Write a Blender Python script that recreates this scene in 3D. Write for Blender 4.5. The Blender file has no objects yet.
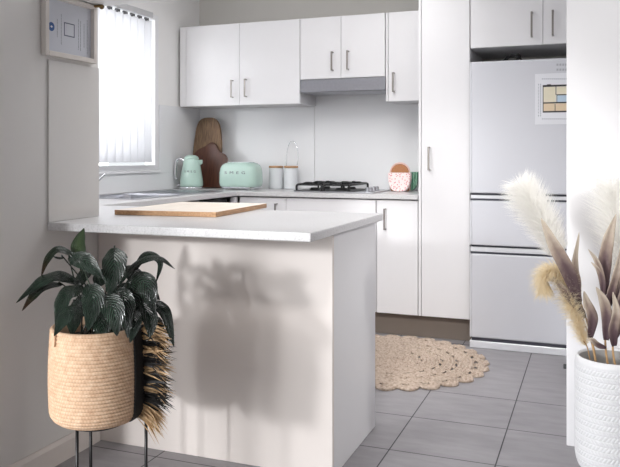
import bpy, bmesh, math, random
from mathutils import Vector, Matrix
random.seed(7)
C = bpy.context.scene.collection
PI = math.pi

# ------------------------------------------------------------------ camera model (used to survey the room)
F_PX, CX, HY = 738.0, 310.0, 156.0
YAW = math.radians(21.1)
EYE = 1.142
FW = Vector((-math.sin(YAW), math.cos(YAW), 0)); RT = Vector((math.cos(YAW), math.sin(YAW), 0))
def at_depth(x, y, d):
    return RT * ((x - CX) / F_PX * d) + FW * d + Vector((0, 0, EYE - (y - HY) * d / F_PX))
def at_y(x, y, Y):
    r = (x - CX) / F_PX
    return at_depth(x, y, Y / (RT.y * r + FW.y))
def at_x(x, y, X):
    r = (x - CX) / F_PX
    return at_depth(x, y, X / (RT.x * r + FW.x))

# ------------------------------------------------------------------ materials
def lin(c):
    return tuple(((v / 12.92) if v <= .04045 else ((v + .055) / 1.055) ** 2.4) for v in c)
def rgb(r, g, b):
    return lin((r / 255, g / 255, b / 255)) + (1,)
def new_mat(name):
    m = bpy.data.materials.new(name); m.use_nodes = True
    nt = m.node_tree
    return m, nt, nt.nodes['Principled BSDF']
def N(nt, t, **kw):
    n = nt.nodes.new(t)
    for k, v in kw.items(): setattr(n, k, v)
    return n
def mat(name, col, rough=.5, metal=0, var=.03, scale=30, bump=0, bscale=200, spec=.5, coat=0, trans=0, sheen=0):
    m, nt, b = new_mat(name)
    b.inputs['Roughness'].default_value = rough
    b.inputs['Metallic'].default_value = metal
    b.inputs['Specular IOR Level'].default_value = spec
    if coat: b.inputs['Coat Weight'].default_value = coat; b.inputs['Coat Roughness'].default_value = .06
    if trans: b.inputs['Transmission Weight'].default_value = trans
    if sheen: b.inputs['Sheen Weight'].default_value = sheen
    tc = N(nt, 'ShaderNodeTexCoord')
    nz = N(nt, 'ShaderNodeTexNoise'); nz.inputs['Scale'].default_value = scale; nz.inputs['Detail'].default_value = 4
    nt.links.new(tc.outputs['Object'], nz.inputs['Vector'])
    cr = N(nt, 'ShaderNodeValToRGB')
    lo = tuple(max(0, v * (1 - var)) for v in col[:3]) + (1,); hi = tuple(min(1, v * (1 + var)) for v in col[:3]) + (1,)
    cr.color_ramp.elements[0].position = .3; cr.color_ramp.elements[1].position = .7
    cr.color_ramp.elements[0].color = lo; cr.color_ramp.elements[1].color = hi
    nt.links.new(nz.outputs['Fac'], cr.inputs['Fac']); nt.links.new(cr.outputs['Color'], b.inputs['Base Color'])
    if bump:
        n2 = N(nt, 'ShaderNodeTexNoise'); n2.inputs['Scale'].default_value = bscale; n2.inputs['Detail'].default_value = 3
        nt.links.new(tc.outputs['Object'], n2.inputs['Vector'])
        bp = N(nt, 'ShaderNodeBump'); bp.inputs['Strength'].default_value = bump; bp.inputs['Distance'].default_value = .002
        nt.links.new(n2.outputs['Fac'], bp.inputs['Height']); nt.links.new(bp.outputs['Normal'], b.inputs['Normal'])
    return m
def wood(name, c1, c2, scale=8, axis=0, rough=.45, stretch=12):
    m, nt, b = new_mat(name)
    tc = N(nt, 'ShaderNodeTexCoord'); mp = N(nt, 'ShaderNodeMapping')
    s = [stretch] * 3; s[axis] = 1
    mp.inputs['Scale'].default_value = s
    nz = N(nt, 'ShaderNodeTexNoise'); nz.inputs['Scale'].default_value = scale; nz.inputs['Detail'].default_value = 8; nz.inputs['Distortion'].default_value = .6
    cr = N(nt, 'ShaderNodeValToRGB'); cr.color_ramp.elements[0].color = c1; cr.color_ramp.elements[1].color = c2
    cr.color_ramp.elements[0].position = .32; cr.color_ramp.elements[1].position = .68
    nt.links.new(tc.outputs['Object'], mp.inputs['Vector']); nt.links.new(mp.outputs['Vector'], nz.inputs['Vector'])
    nt.links.new(nz.outputs['Fac'], cr.inputs['Fac']); nt.links.new(cr.outputs['Color'], b.inputs['Base Color'])
    b.inputs['Roughness'].default_value = rough
    return m

M = {}
M['wall'] = mat('wall_paint', rgb(224, 222, 220), .75, var=.012, scale=3, bump=.08, bscale=140)
M['nib'] = mat('white_wall_paint', rgb(232, 231, 233), .7, var=.01, scale=3, bump=.08, bscale=140)
M['window_wall'] = mat('brightened_wall_paint', rgb(240, 239, 238), .75, var=.01, scale=3)  # kitchen wall colour made paler in place of more light
M['grey_wall'] = mat('bounce_cutting_grey', rgb(140, 130, 122), .8, var=.01, scale=3)  # dark tone for the unseen walls, added to cut bounced light
M['kitchen_wall'] = mat('warm_grey_paint', rgb(212, 209, 204), .75, var=.012, scale=3, bump=.06, bscale=140)
M['ceiling'] = mat('ceiling_paint', rgb(238, 238, 238), .8, var=.01)
M['laminate'] = mat('white_laminate', rgb(232, 231, 233), .35, var=.008, scale=4)
M['carcass'] = mat('white_board', rgb(214, 213, 215), .45, var=.01)
M['breakfast_panel'] = mat('warm_white_panel', rgb(231, 223, 218), .42, var=.01, scale=3)
M['splash'] = mat('glossy_white_glass', rgb(240, 241, 243), .06, var=.004, scale=2, spec=.5)
M['splash_grey'] = mat('glossy_pale_panel', rgb(222, 220, 218), .16, var=.01, scale=2)
M['kick'] = mat('brown_grey_kick', rgb(128, 117, 108), .45, var=.03, scale=6)
M['nickel'] = mat('brushed_nickel', rgb(146, 140, 136), .3, 1, var=.03, scale=80)
M['chrome'] = mat('chrome', rgb(225, 226, 230), .08, 1, var=.01)
M['steel'] = mat('stainless_steel', rgb(186, 187, 193), .28, 1, var=.03, scale=60)
M['hood_steel'] = mat('brushed_hood_steel', rgb(140, 140, 146), .42, .75, var=.04, scale=60)
M['black_iron'] = mat('black_cast_iron', rgb(22, 22, 24), .45, var=.1)
M['black_metal'] = mat('black_powder_coated_metal', rgb(24, 23, 24), .4, var=.1)
M['black_plastic'] = mat('black_plastic', rgb(20, 20, 22), .4, var=.1)
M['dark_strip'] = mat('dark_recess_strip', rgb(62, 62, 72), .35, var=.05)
M['fridge'] = mat('silver_white_fridge', rgb(210, 211, 217), .34, .06, var=.01, scale=4)
M['fridge_trim'] = mat('pale_fridge_trim', rgb(226, 227, 231), .3, .1, var=.01)
M['mint'] = mat('mint_enamel', rgb(190, 218, 207), .22, var=.01, coat=.6)
M['letter'] = mat('dark_grey_lettering', rgb(90, 94, 98), .3, .6, var=.02)
M['canister'] = mat('white_matt_enamel', rgb(226, 229, 232), .45, var=.01)
M['lid_wood'] = wood('acacia_lid', rgb(176, 132, 96), rgb(206, 166, 126), 10, 0)
M['board_top'] = wood('reflection_paled_maple', rgb(228, 216, 202), rgb(240, 231, 219), 6, 1, .4)  # whitened to paint the reflected light on the board top
M['board_edge'] = wood('oak_edge', rgb(150, 112, 76), rgb(190, 150, 110), 14, 1, .5)
M['walnut'] = wood('dark_walnut', rgb(62, 34, 24), rgb(98, 56, 40), 10, 2, .45)
M['bark_wood'] = wood('weathered_timber', rgb(84, 62, 44), rgb(150, 122, 94), 12, 2, .6, 16)
M['cork'] = mat('cork_wood', rgb(178, 122, 82), .6, var=.12, scale=120)
M['basket'] = None
M['soil'] = mat('potting_soil', rgb(46, 36, 30), .9, var=.4, scale=90, bump=.6, bscale=120)
M['black_band'] = mat('black_woven_band', rgb(20, 19, 20), .75, var=.3, scale=140, bump=.5, bscale=300)
M['raffia'] = mat('natural_raffia', rgb(206, 172, 130), .6, var=.22, scale=40)
M['black_raffia'] = mat('black_raffia', rgb(26, 23, 22), .6, var=.3, scale=40)
M['vase'] = mat('white_ceramic', rgb(224, 224, 226), .5, var=.01)
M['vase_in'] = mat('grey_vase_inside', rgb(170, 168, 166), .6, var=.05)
M['stem'] = mat('tan_dried_stem', rgb(186, 150, 108), .55, var=.15, scale=60)
M['pampas_white'] = mat('white_pampas', rgb(254, 253, 250), .8, var=.01, sheen=.2)
M['pampas_tan'] = mat('tan_pampas', rgb(240, 228, 202), .8, var=.05, sheen=.3)
def fluffy(m, col, f):
    nt = m.node_tree; b = nt.nodes['Principled BSDF']; out = nt.nodes['Material Output']
    tr = N(nt, 'ShaderNodeBsdfTranslucent'); tr.inputs['Color'].default_value = col
    ms = N(nt, 'ShaderNodeMixShader'); ms.inputs[0].default_value = f
    nt.links.new(b.outputs[0], ms.inputs[1]); nt.links.new(tr.outputs[0], ms.inputs[2]); nt.links.new(ms.outputs[0], out.inputs['Surface'])
fluffy(M['pampas_white'], rgb(255, 254, 252), .65); fluffy(M['pampas_tan'], rgb(248, 236, 210), .5)
M['paper'] = mat('white_paper', rgb(232, 233, 238), .6, var=.005)
M['notice_paper'] = mat('pale_blue_grey_paper', rgb(206, 209, 218), .35, var=.01)
M['frame'] = mat('pale_timber_frame', rgb(220, 214, 209), .45, var=.02)
M['frame_side'] = M['frame']
M['navy'] = mat('navy_ink', rgb(52, 92, 152), .5, var=.03)
M['slate_ink'] = mat('slate_ink', rgb(74, 82, 108), .5, var=.03)
M['grey_ink'] = mat('grey_ink', rgb(160, 164, 172), .6, var=.03)
M['pale_ink'] = mat('pale_grey_ink', rgb(176, 178, 184), .5, var=.02)
M['dark_ink'] = mat('dark_ink', rgb(60, 58, 62), .6, var=.03)
M['cream_ink'] = mat('cream_print', rgb(232, 224, 200), .6, var=.02)
M['tan_ink'] = mat('tan_print', rgb(228, 206, 176), .6, var=.02)
M['blue_ink'] = mat('blue_print', rgb(192, 212, 228), .6, var=.02)
M['brass'] = mat('aged_brass', rgb(120, 98, 66), .35, .9, var=.2, scale=60)
M['white_gloss'] = mat('white_gloss_shelf', rgb(240, 240, 240), .4, var=.005)
M['skirting'] = mat('white_skirting', rgb(224, 217, 212), .45, var=.01)
M['window_frame'] = mat('white_window_frame', rgb(238, 238, 240), .4, var=.005)
M['rail'] = mat('pale_grey_rail', rgb(196, 196, 198), .45, var=.01)
M['hook'] = mat('dark_grey_clip', rgb(90, 90, 92), .5, var=.05)
M['lead'] = mat('grey_rubber', rgb(60, 60, 62), .6)
M['green_dish'] = None

# floor tile
m, nt, b = new_mat('grey_porcelain_tile')
tc = N(nt, 'ShaderNodeTexCoord'); mp = N(nt, 'ShaderNodeMapping'); mp.inputs['Location'].default_value = (.746 + .404 * 10, -2.79 + .3865 * 20, 0)
br = N(nt, 'ShaderNodeTexBrick'); br.offset = 0; br.squash = 1
br.inputs['Scale'].default_value = 1; br.inputs['Brick Width'].default_value = .404; br.inputs['Row Height'].default_value = .3865
br.inputs['Mortar Size'].default_value = .0027; br.inputs['Mortar Smooth'].default_value = .2; br.inputs['Bias'].default_value = 0
br.inputs['Color1'].default_value = rgb(154, 151, 154); br.inputs['Color2'].default_value = rgb(160, 157, 160); br.inputs['Mortar'].default_value = rgb(52, 50, 52)
sx_ = N(nt, 'ShaderNodeSeparateXYZ'); cx_ = N(nt, 'ShaderNodeCombineXYZ'); nt.links.new(tc.outputs['Object'], sx_.inputs[0])
def mth(op, a_, b_):
    n_ = N(nt, 'ShaderNodeMath', operation=op)
    for i_, v_ in enumerate((a_, b_)):
        if isinstance(v_, (int, float)): n_.inputs[i_].default_value = v_
        else: nt.links.new(v_, n_.inputs[i_])
    return n_.outputs[0]
yy_ = mth('ADD', mth('MINIMUM', sx_.outputs[1], 3.58), mth('MULTIPLY', mth('MAXIMUM', mth('SUBTRACT', sx_.outputs[1], 3.58), 0.0), .40))   # a double-length tile row by the fridge
nt.links.new(sx_.outputs[0], cx_.inputs[0]); nt.links.new(yy_, cx_.inputs[1])
nt.links.new(cx_.outputs[0], mp.inputs['Vector']); nt.links.new(mp.outputs['Vector'], br.inputs['Vector'])
mp2 = N(nt, 'ShaderNodeMapping'); mp2.inputs['Scale'].default_value = (2.5, 9, 1)
nz = N(nt, 'ShaderNodeTexNoise'); nz.inputs['Scale'].default_value = 2.2; nz.inputs['Detail'].default_value = 7; nz.inputs['Roughness'].default_value = .62
nt.links.new(tc.outputs['Object'], mp2.inputs['Vector']); nt.links.new(mp2.outputs['Vector'], nz.inputs['Vector'])
mr = N(nt, 'ShaderNodeMapRange'); mr.inputs['From Min'].default_value = .3; mr.inputs['From Max'].default_value = .7; mr.inputs['To Min'].default_value = .88; mr.inputs['To Max'].default_value = 1.1
mx = N(nt, 'ShaderNodeMix', data_type='RGBA', blend_type='MULTIPLY'); mx.inputs[0].default_value = 1
nt.links.new(nz.outputs['Fac'], mr.inputs['Value']); nt.links.new(br.outputs['Color'], mx.inputs[6]); nt.links.new(mr.outputs['Result'], mx.inputs[7])
nt.links.new(mx.outputs[2], b.inputs['Base Color'])
bp = N(nt, 'ShaderNodeBump'); bp.inputs['Strength'].default_value = .5; bp.inputs['Distance'].default_value = .002; bp.invert = True
nt.links.new(br.outputs['Fac'], bp.inputs['Height']); nt.links.new(bp.outputs['Normal'], b.inputs['Normal'])
b.inputs['Roughness'].default_value = .46; b.inputs['Specular IOR Level'].default_value = .38
M['tile'] = m

# speckled worktop
m, nt, b = new_mat('speckled_white_stone')
tc = N(nt, 'ShaderNodeTexCoord')
nz = N(nt, 'ShaderNodeTexNoise'); nz.inputs['Scale'].default_value = 160; nz.inputs['Detail'].default_value = 3; nz.inputs['Roughness'].default_value = .7
cr = N(nt, 'ShaderNodeValToRGB'); e = cr.color_ramp.elements
e[0].position = .28; e[0].color = rgb(178, 175, 174); e[1].position = .42; e[1].color = rgb(203, 202, 203)
e2 = cr.color_ramp.elements.new(.7); e2.color = rgb(216, 215, 216)
nt.links.new(tc.outputs['Object'], nz.inputs['Vector']); nt.links.new(nz.outputs['Fac'], cr.inputs['Fac']); nt.links.new(cr.outputs['Color'], b.inputs['Base Color'])
b.inputs['Roughness'].default_value = .3
M['stone'] = m

def uv_mat(name, build):
    m, nt, b = new_mat(name)
    uv = N(nt, 'ShaderNodeUVMap'); uv.uv_map = 'UVMap'
    sp = N(nt, 'ShaderNodeSeparateXYZ'); nt.links.new(uv.outputs['UV'], sp.inputs[0])
    build(nt, b, sp)
    return m
def math_(nt, op, a, b_=None):
    n = N(nt, 'ShaderNodeMath', operation=op)
    for i, v in enumerate((a, b_)):
        if v is None: continue
        if isinstance(v, (int, float)): n.inputs[i].default_value = v
        else: nt.links.new(v, n.inputs[i])
    return n.outputs[0]
def ramp(nt, fac, stops):
    cr = N(nt, 'ShaderNodeValToRGB'); el = cr.color_ramp.elements
    while len(el) < len(stops): el.new(.5)
    for e, (p, c) in zip(el, stops): e.position = p; e.color = c
    nt.links.new(fac, cr.inputs['Fac'])
    return cr.outputs['Color']
def lily_leaf(nt, b, sp):                       # arched side veins with sheen painted in as pale stripes, and a pale midrib
    u, v = sp.outputs[0], sp.outputs[1]
    au = math_(nt, 'ABSOLUTE', math_(nt, 'SUBTRACT', u, .5))
    w = math_(nt, 'ADD', math_(nt, 'MULTIPLY', v, 62), math_(nt, 'MULTIPLY', au, -52))
    s = math_(nt, 'SINE', w)
    tc = N(nt, 'ShaderNodeTexCoord'); nz = N(nt, 'ShaderNodeTexNoise'); nz.inputs['Scale'].default_value = 14
    nt.links.new(tc.outputs['Object'], nz.inputs['Vector'])
    f = math_(nt, 'ADD', math_(nt, 'MULTIPLY', s, .2), math_(nt, 'ADD', math_(nt, 'MULTIPLY', nz.outputs['Fac'], .5), .22))
    col = ramp(nt, f, [(.25, rgb(11, 22, 16)), (.5, rgb(22, 38, 27)), (.74, rgb(62, 82, 68))])
    nt.links.new(col, b.inputs['Base Color'])
    rib = math_(nt, 'MULTIPLY', math_(nt, 'LESS_THAN', au, .03), -1.2)
    bp = N(nt, 'ShaderNodeBump'); bp.inputs['Strength'].default_value = .8; bp.inputs['Distance'].default_value = .004
    nt.links.new(math_(nt, 'ADD', s, rib), bp.inputs['Height']); nt.links.new(bp.outputs['Normal'], b.inputs['Normal'])
    b.inputs['Roughness'].default_value = .24; b.inputs['Specular IOR Level'].default_value = .75
M['lily'] = uv_mat('glossy_dark_green_leaf', lily_leaf)
def brown_tip(nt, b, sp):
    lily_leaf(nt, b, sp)
    col = ramp(nt, sp.outputs[1], [(.0, rgb(26, 44, 30)), (.6, rgb(30, 44, 28)), (.85, rgb(58, 40, 26))])
    nt.links.new(col, b.inputs['Base Color'])
M['lily_brown'] = uv_mat('green_leaf_with_browned_tip', brown_tip)
def lily_light(nt, b, sp):
    lily_leaf(nt, b, sp)
    col = ramp(nt, sp.outputs[0], [(.0, rgb(38, 58, 32)), (.5, rgb(66, 88, 48)), (1, rgb(44, 66, 36))])
    nt.links.new(col, b.inputs['Base Color']); b.inputs['Roughness'].default_value = .5
M['lily_light'] = uv_mat('lighter_green_leaf', lily_light)
def dried_leaf(nt, b, sp):
    tc = N(nt, 'ShaderNodeTexCoord'); nz = N(nt, 'ShaderNodeTexNoise'); nz.inputs['Scale'].default_value = 40
    nt.links.new(tc.outputs['Object'], nz.inputs['Vector'])
    au = math_(nt, 'ABSOLUTE', math_(nt, 'SUBTRACT', sp.outputs[0], .5))
    f = math_(nt, 'ADD', math_(nt, 'ADD', sp.outputs[1], math_(nt, 'MULTIPLY', nz.outputs['Fac'], .25)), math_(nt, 'MULTIPLY', au, .45))
    col = ramp(nt, f, [(.2, rgb(80, 60, 68)), (.55, rgb(106, 86, 88)), (.78, rgb(156, 138, 126)), (1.05, rgb(194, 180, 164))])
    nt.links.new(col, b.inputs['Base Color'])
    s = math_(nt, 'SINE', math_(nt, 'MULTIPLY', sp.outputs[0], 60))
    bp = N(nt, 'ShaderNodeBump'); bp.inputs['Strength'].default_value = .25; bp.inputs['Distance'].default_value = .001
    nt.links.new(s, bp.inputs['Height']); nt.links.new(bp.outputs['Normal'], b.inputs['Normal'])
    b.inputs['Roughness'].default_value = .6
M['dried_leaf'] = uv_mat('dried_mauve_leaf', dried_leaf)
def basket(nt, b, sp):
    u, v = sp.outputs[0], sp.outputs[1]
    s = math_(nt, 'SINE', math_(nt, 'ADD', math_(nt, 'MULTIPLY', u, 2 * PI * 95), math_(nt, 'MULTIPLY', math_(nt, 'FLOOR', math_(nt, 'MULTIPLY', v, 27)), PI)))
    tc = N(nt, 'ShaderNodeTexCoord'); nz = N(nt, 'ShaderNodeTexNoise'); nz.inputs['Scale'].default_value = 60
    nt.links.new(tc.outputs['Object'], nz.inputs['Vector'])
    f = math_(nt, 'ADD', math_(nt, 'MULTIPLY', s, .10), nz.outputs['Fac'])
    nt.links.new(ramp(nt, f, [(.25, rgb(196, 160, 130)), (.55, rgb(214, 181, 151)), (.8, rgb(224, 196, 168))]), b.inputs['Base Color'])
    bp = N(nt, 'ShaderNodeBump'); bp.inputs['Strength'].default_value = .22; bp.inputs['Distance'].default_value = .0015
    nt.links.new(s, bp.inputs['Height']); nt.links.new(bp.outputs['Normal'], b.inputs['Normal'])
    b.inputs['Roughness'].default_value = .8
M['basket'] = uv_mat('woven_natural_rope', basket)
def stripes(nt, b, sp):
    tc = N(nt, 'ShaderNodeTexCoord'); nz = N(nt, 'ShaderNodeTexNoise'); nz.inputs['Scale'].default_value = 45
    nt.links.new(tc.outputs['Object'], nz.inputs['Vector'])
    s = math_(nt, 'SINE', math_(nt, 'ADD', math_(nt, 'MULTIPLY', sp.outputs[0], 120), math_(nt, 'MULTIPLY', nz.outputs['Fac'], 5)))
    nt.links.new(ramp(nt, s, [(.35, rgb(70, 122, 98)), (.6, rgb(140, 182, 158))]), b.inputs['Base Color'])
    b.inputs['Roughness'].default_value = .35
M['green_dish'] = uv_mat('green_striped_glaze', stripes)
# jute
m, nt, b = new_mat('braided_jute')
tc = N(nt, 'ShaderNodeTexCoord'); nz = N(nt, 'ShaderNodeTexNoise'); nz.inputs['Scale'].default_value = 70; nz.inputs['Detail'].default_value = 5
nt.links.new(tc.outputs['Object'], nz.inputs['Vector'])
nt.links.new(ramp(nt, nz.outputs['Fac'], [(.3, rgb(166, 145, 128)), (.5, rgb(196, 177, 160)), (.7, rgb(216, 200, 186))]), b.inputs['Base Color'])
bp = N(nt, 'ShaderNodeBump'); bp.inputs['Strength'].default_value = .35; bp.inputs['Distance'].default_value = .003
n2 = N(nt, 'ShaderNodeTexNoise'); n2.inputs['Scale'].default_value = 160; nt.links.new(tc.outputs['Object'], n2.inputs['Vector'])
nt.links.new(n2.outputs['Fac'], bp.inputs['Height']); nt.links.new(bp.outputs['Normal'], b.inputs['Normal'])
b.inputs['Roughness'].default_value = .9
M['jute'] = m
# pink speckled glaze
m, nt, b = new_mat('pink_dotted_glaze')
tc = N(nt, 'ShaderNodeTexCoord'); vo = N(nt, 'ShaderNodeTexVoronoi'); vo.inputs['Scale'].default_value = 72; vo.inputs['Randomness'].default_value = .85
nt.links.new(tc.outputs['Object'], vo.inputs['Vector'])
nt.links.new(ramp(nt, vo.outputs['Distance'], [(.24, rgb(214, 120, 126)), (.33, rgb(250, 232, 230))]), b.inputs['Base Color'])
b.inputs['Roughness'].default_value = .35
M['pink'] = m
# translucent blind vane
m, nt, b = new_mat('translucent_white_vane')
b.inputs['Base Color'].default_value = rgb(244, 244, 246); b.inputs['Roughness'].default_value = .8
tr = N(nt, 'ShaderNodeBsdfTranslucent'); tr.inputs['Color'].default_value = rgb(250, 250, 252)
ms = N(nt, 'ShaderNodeMixShader'); ms.inputs[0].default_value = .7
out = nt.nodes['Material Output']
nt.links.new(b.outputs[0], ms.inputs[1]); nt.links.new(tr.outputs[0], ms.inputs[2]); nt.links.new(ms.outputs[0], out.inputs['Surface'])
M['vane'] = m
m, nt, b = new_mat('window_glass')
b.inputs['Base Color'].default_value = (1, 1, 1, 1); b.inputs['Roughness'].default_value = 0; b.inputs['Transmission Weight'].default_value = 1; b.inputs['IOR'].default_value = 1.01
M['glass'] = m

# ------------------------------------------------------------------ mesh helpers
def link(name, me, parent=None, loc=None, rot=None):
    o = bpy.data.objects.new(name, me); C.objects.link(o)
    if parent: o.parent = parent
    if loc: o.location = loc
    if rot: o.rotation_euler = rot
    return o
def finish(name, bm, m, parent=None, smooth=False, bevel=0, seg=2, loc=None, rot=None):
    bmesh.ops.recalc_face_normals(bm, faces=bm.faces)
    me = bpy.data.meshes.new(name); bm.to_mesh(me); bm.free()
    ms = m if isinstance(m, (list, tuple)) else [m]
    for k in ms: me.materials.append(k)
    if smooth:
        for p in me.polygons: p.use_smooth = True
    o = link(name, me, parent, loc, rot)
    if bevel:
        md = o.modifiers.new('bevel', 'BEVEL'); md.width = bevel; md.segments = seg; md.limit_method = 'ANGLE'; md.angle_limit = math.radians(40)
        md.harden_normals = False
    return o
def box(bm, x0, x1, y0, y1, z0, z1, mi=0):
    r = bmesh.ops.create_cube(bm, size=1)
    for v in r['verts']:
        v.co = Vector((x0 + (v.co.x + .5) * (x1 - x0), y0 + (v.co.y + .5) * (y1 - y0), z0 + (v.co.z + .5) * (z1 - z0)))
    if mi:
        for f in {f for v in r['verts'] for f in v.link_faces}: f.material_index = mi
    return r['verts']
def B(name, x0, x1, y0, y1, z0, z1, m, parent=None, bevel=.0015, off=None):
    bm = bmesh.new(); box(bm, x0, x1, y0, y1, z0, z1)
    if off: bmesh.ops.translate(bm, verts=bm.verts, vec=-Vector(off))
    return finish(name, bm, m, parent, bevel=bevel)
def lathe(bm, prof, n=48, cx=0, cy=0, cap0=True, cap1=True):
    uvl = bm.loops.layers.uv.get('UVMap') or bm.loops.layers.uv.new('UVMap')
    rings = []
    for r, z in prof:
        rings.append([bm.verts.new((cx + r * math.cos(2 * PI * k / n), cy + r * math.sin(2 * PI * k / n), z)) for k in range(n)])
    L = len(prof) - 1
    for i in range(L):
        for k in range(n):
            f = bm.faces.new((rings[i][k], rings[i][(k + 1) % n], rings[i + 1][(k + 1) % n], rings[i + 1][k]))
            for lp, (uu, vv) in zip(f.loops, ((k, i), (k + 1, i), (k + 1, i + 1), (k, i + 1))): lp[uvl].uv = (uu / n, vv / L)
    if cap0: bm.faces.new(rings[0][::-1])
    if cap1: bm.faces.new(rings[-1])
    return rings
def catmull(pts, n=8):
    pts = [Vector(p) for p in pts]
    if len(pts) == 2: return [pts[0].lerp(pts[1], i / n) for i in range(n + 1)]
    P = [pts[0] * 2 - pts[1]] + pts + [pts[-1] * 2 - pts[-2]]
    out = []
    for i in range(1, len(P) - 2):
        for k in range(n):
            t = k / n; a, b_, c, d = P[i - 1], P[i], P[i + 1], P[i + 2]
            out.append(.5 * ((2 * b_) + (c - a) * t + (2 * a - 5 * b_ + 4 * c - d) * t * t + (3 * b_ - a - 3 * c + d) * t ** 3))
    out.append(pts[-1]); return out
def tube(bm, pts, r, n=8, r1=None, closed=False):
    pts = [Vector(p) for p in pts]; rings = []
    up = None; K = len(pts)
    for i, p in enumerate(pts):
        if closed: t = (pts[(i + 1) % K] - pts[i - 1]).normalized()
        else: t = (pts[min(i + 1, K - 1)] - pts[max(i - 1, 0)]).normalized()
        if up is None:
            up = t.cross(Vector((0, 0, 1)))
            if up.length < .1: up = t.cross(Vector((0, 1, 0)))
            up.normalize()
        up = (up - t * up.dot(t)).normalized(); s = t.cross(up)
        rr = r if r1 is None else r + (r1 - r) * i / max(1, K - 1)
        rings.append([bm.verts.new(p + (up * math.cos(2 * PI * k / n) + s * math.sin(2 * PI * k / n)) * rr) for k in range(n)])
    for i in range(K if closed else K - 1):
        a, b_ = rings[i], rings[(i + 1) % K]
        for k in range(n): bm.faces.new((a[k], a[(k + 1) % n], b_[(k + 1) % n], b_[k]))
    if not closed:
        bm.faces.new(rings[0][::-1]); bm.faces.new(rings[-1])
def prism(bm, outline, t, axis='y', o=(0, 0, 0)):
    """outline in the (x,z) plane, extruded along y by t (axis 'y'), or (x,y) along z."""
    o = Vector(o)
    def V(a, b_, c): return bm.verts.new(o + (Vector((a, c, b_)) if axis == 'y' else Vector((a, b_, c))))
    f0 = [V(a, b_, 0) for a, b_ in outline]; f1 = [V(a, b_, t) for a, b_ in outline]
    n = len(outline)
    bm.faces.new(f0); bm.faces.new(f1[::-1])
    for k in range(n): bm.faces.new((f0[k], f1[k], f1[(k + 1) % n], f0[(k + 1) % n]))
def rrect(w, d, r, n=6):
    out = []
    for cx, cy, a0 in ((w / 2 - r, d / 2 - r, 0), (-w / 2 + r, d / 2 - r, PI / 2), (-w / 2 + r, -d / 2 + r, PI), (w / 2 - r, -d / 2 + r, 1.5 * PI)):
        for k in range(n + 1):
            a = a0 + k / n * PI / 2; out.append((cx + r * math.cos(a), cy + r * math.sin(a)))
    return out
def loft(bm, sections, cap=True):
    rings = [[bm.verts.new(p) for p in s] for s in sections]
    n = len(rings[0])
    for a, b_ in zip(rings, rings[1:]):
        for k in range(n): bm.faces.new((a[k], a[(k + 1) % n], b_[(k + 1) % n], b_[k]))
    if cap: bm.faces.new(rings[0][::-1]); bm.faces.new(rings[-1])
def tag(o, label, cat, group=None, kind=None):
    o['label'] = label; o['category'] = cat
    if group: o['group'] = group
    if kind: o['kind'] = kind
    return o
def thing(name, label, cat, loc=(0, 0, 0), rz=0, group=None):
    o = bpy.data.objects.new(name, None); C.objects.link(o); o.empty_display_size = .05
    o.location = loc; o.rotation_euler = (0, 0, rz)
    return tag(o, label, cat, group)
def struct(o):
    o['kind'] = 'structure'; return o

# ------------------------------------------------------------------ key dimensions
LW = -1.864          # left wall of the living room
PY = 2.462           # plane of the breakfast bar back panel
BW = 5.10            # back wall
WW = -2.90           # window wall
RW = -.104           # end of the right hand wall
H0 = 2.42            # ceiling
TOP = .900; UND = .870
UF = 4.77            # upper cabinet fronts
BF = 4.53            # base cabinet fronts

# ------------------------------------------------------------------ room shell
struct(B('floor', -3.1, 3.1, -3.6, 5.3, -.06, 0, M['tile'], bevel=0))
struct(B('ceiling', -3.1, 3.1, -3.6, 5.3, H0, H0 + .08, M['ceiling'], bevel=0))
DY0, DY1 = -3.3, 1.36   # glazed door opening in the left wall, behind the photographer's left shoulder
bm = bmesh.new()
box(bm, LW - .1, LW, DY1, PY, 0, H0); box(bm, LW - .1, LW, -3.6, DY0, 0, H0); box(bm, LW - .1, LW, DY0, DY1, 2.12, H0)
struct(finish('wall_left', bm, M['wall']))
struct(B('wall_front', WW - .1, LW - .1, PY - .1, PY, 0, H0, M['wall'], bevel=0))
struct(B('wall_back', WW - .1, .2, BW, BW + .1, 0, H0, M['kitchen_wall'], bevel=0))
wy0, wy1, wz0, wz1 = 2.75, 4.50, 1.045, 2.135
bm = bmesh.new()
box(bm, WW - .1, WW, PY, wy0, 0, H0); box(bm, WW - .1, WW, wy1, BW, 0, H0); box(bm, WW - .1, WW, wy0, wy1, 0, wz0); box(bm, WW - .1, WW, wy0, wy1, wz1, H0)
struct(finish('wall_window', bm, M['window_wall']))
struct(B('wall_right', RW, 3.0, 3.079, 3.20, 0, H0, M['nib'], bevel=.003))
struct(B('wall_alcove', -.092, 0, 3.20, BW, 0, H0, M['nib'], bevel=0))
struct(B('wall_side', 3.0, 3.1, -3.6, 3.2, 0, H0, M['grey_wall'], bevel=0))
struct(B('wall_rear', LW - .1, 3.1, -3.7, -3.6, 0, H0, M['grey_wall'], bevel=0))
# skirting with a small chamfer along its top
def skirting(name, pts, inward, h=.085, t=.014):
    bm = bmesh.new(); a, b_ = Vector(pts[0]), Vector(pts[1]); n = Vector(inward)
    prof = [(0, 0), (t, 0), (t, h - .014), (t * .45, h), (0, h)]
    loft(bm, [[p + n * q[0] + Vector((0, 0, q[1])) for q in prof] for p in (a, b_)])
    return struct(finish(name, bm, M['skirting']))
skirting('baseboard_left', ((LW + .001, DY1, .001), (LW + .001, PY - .004, .001)), (1, 0, 0))
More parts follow.
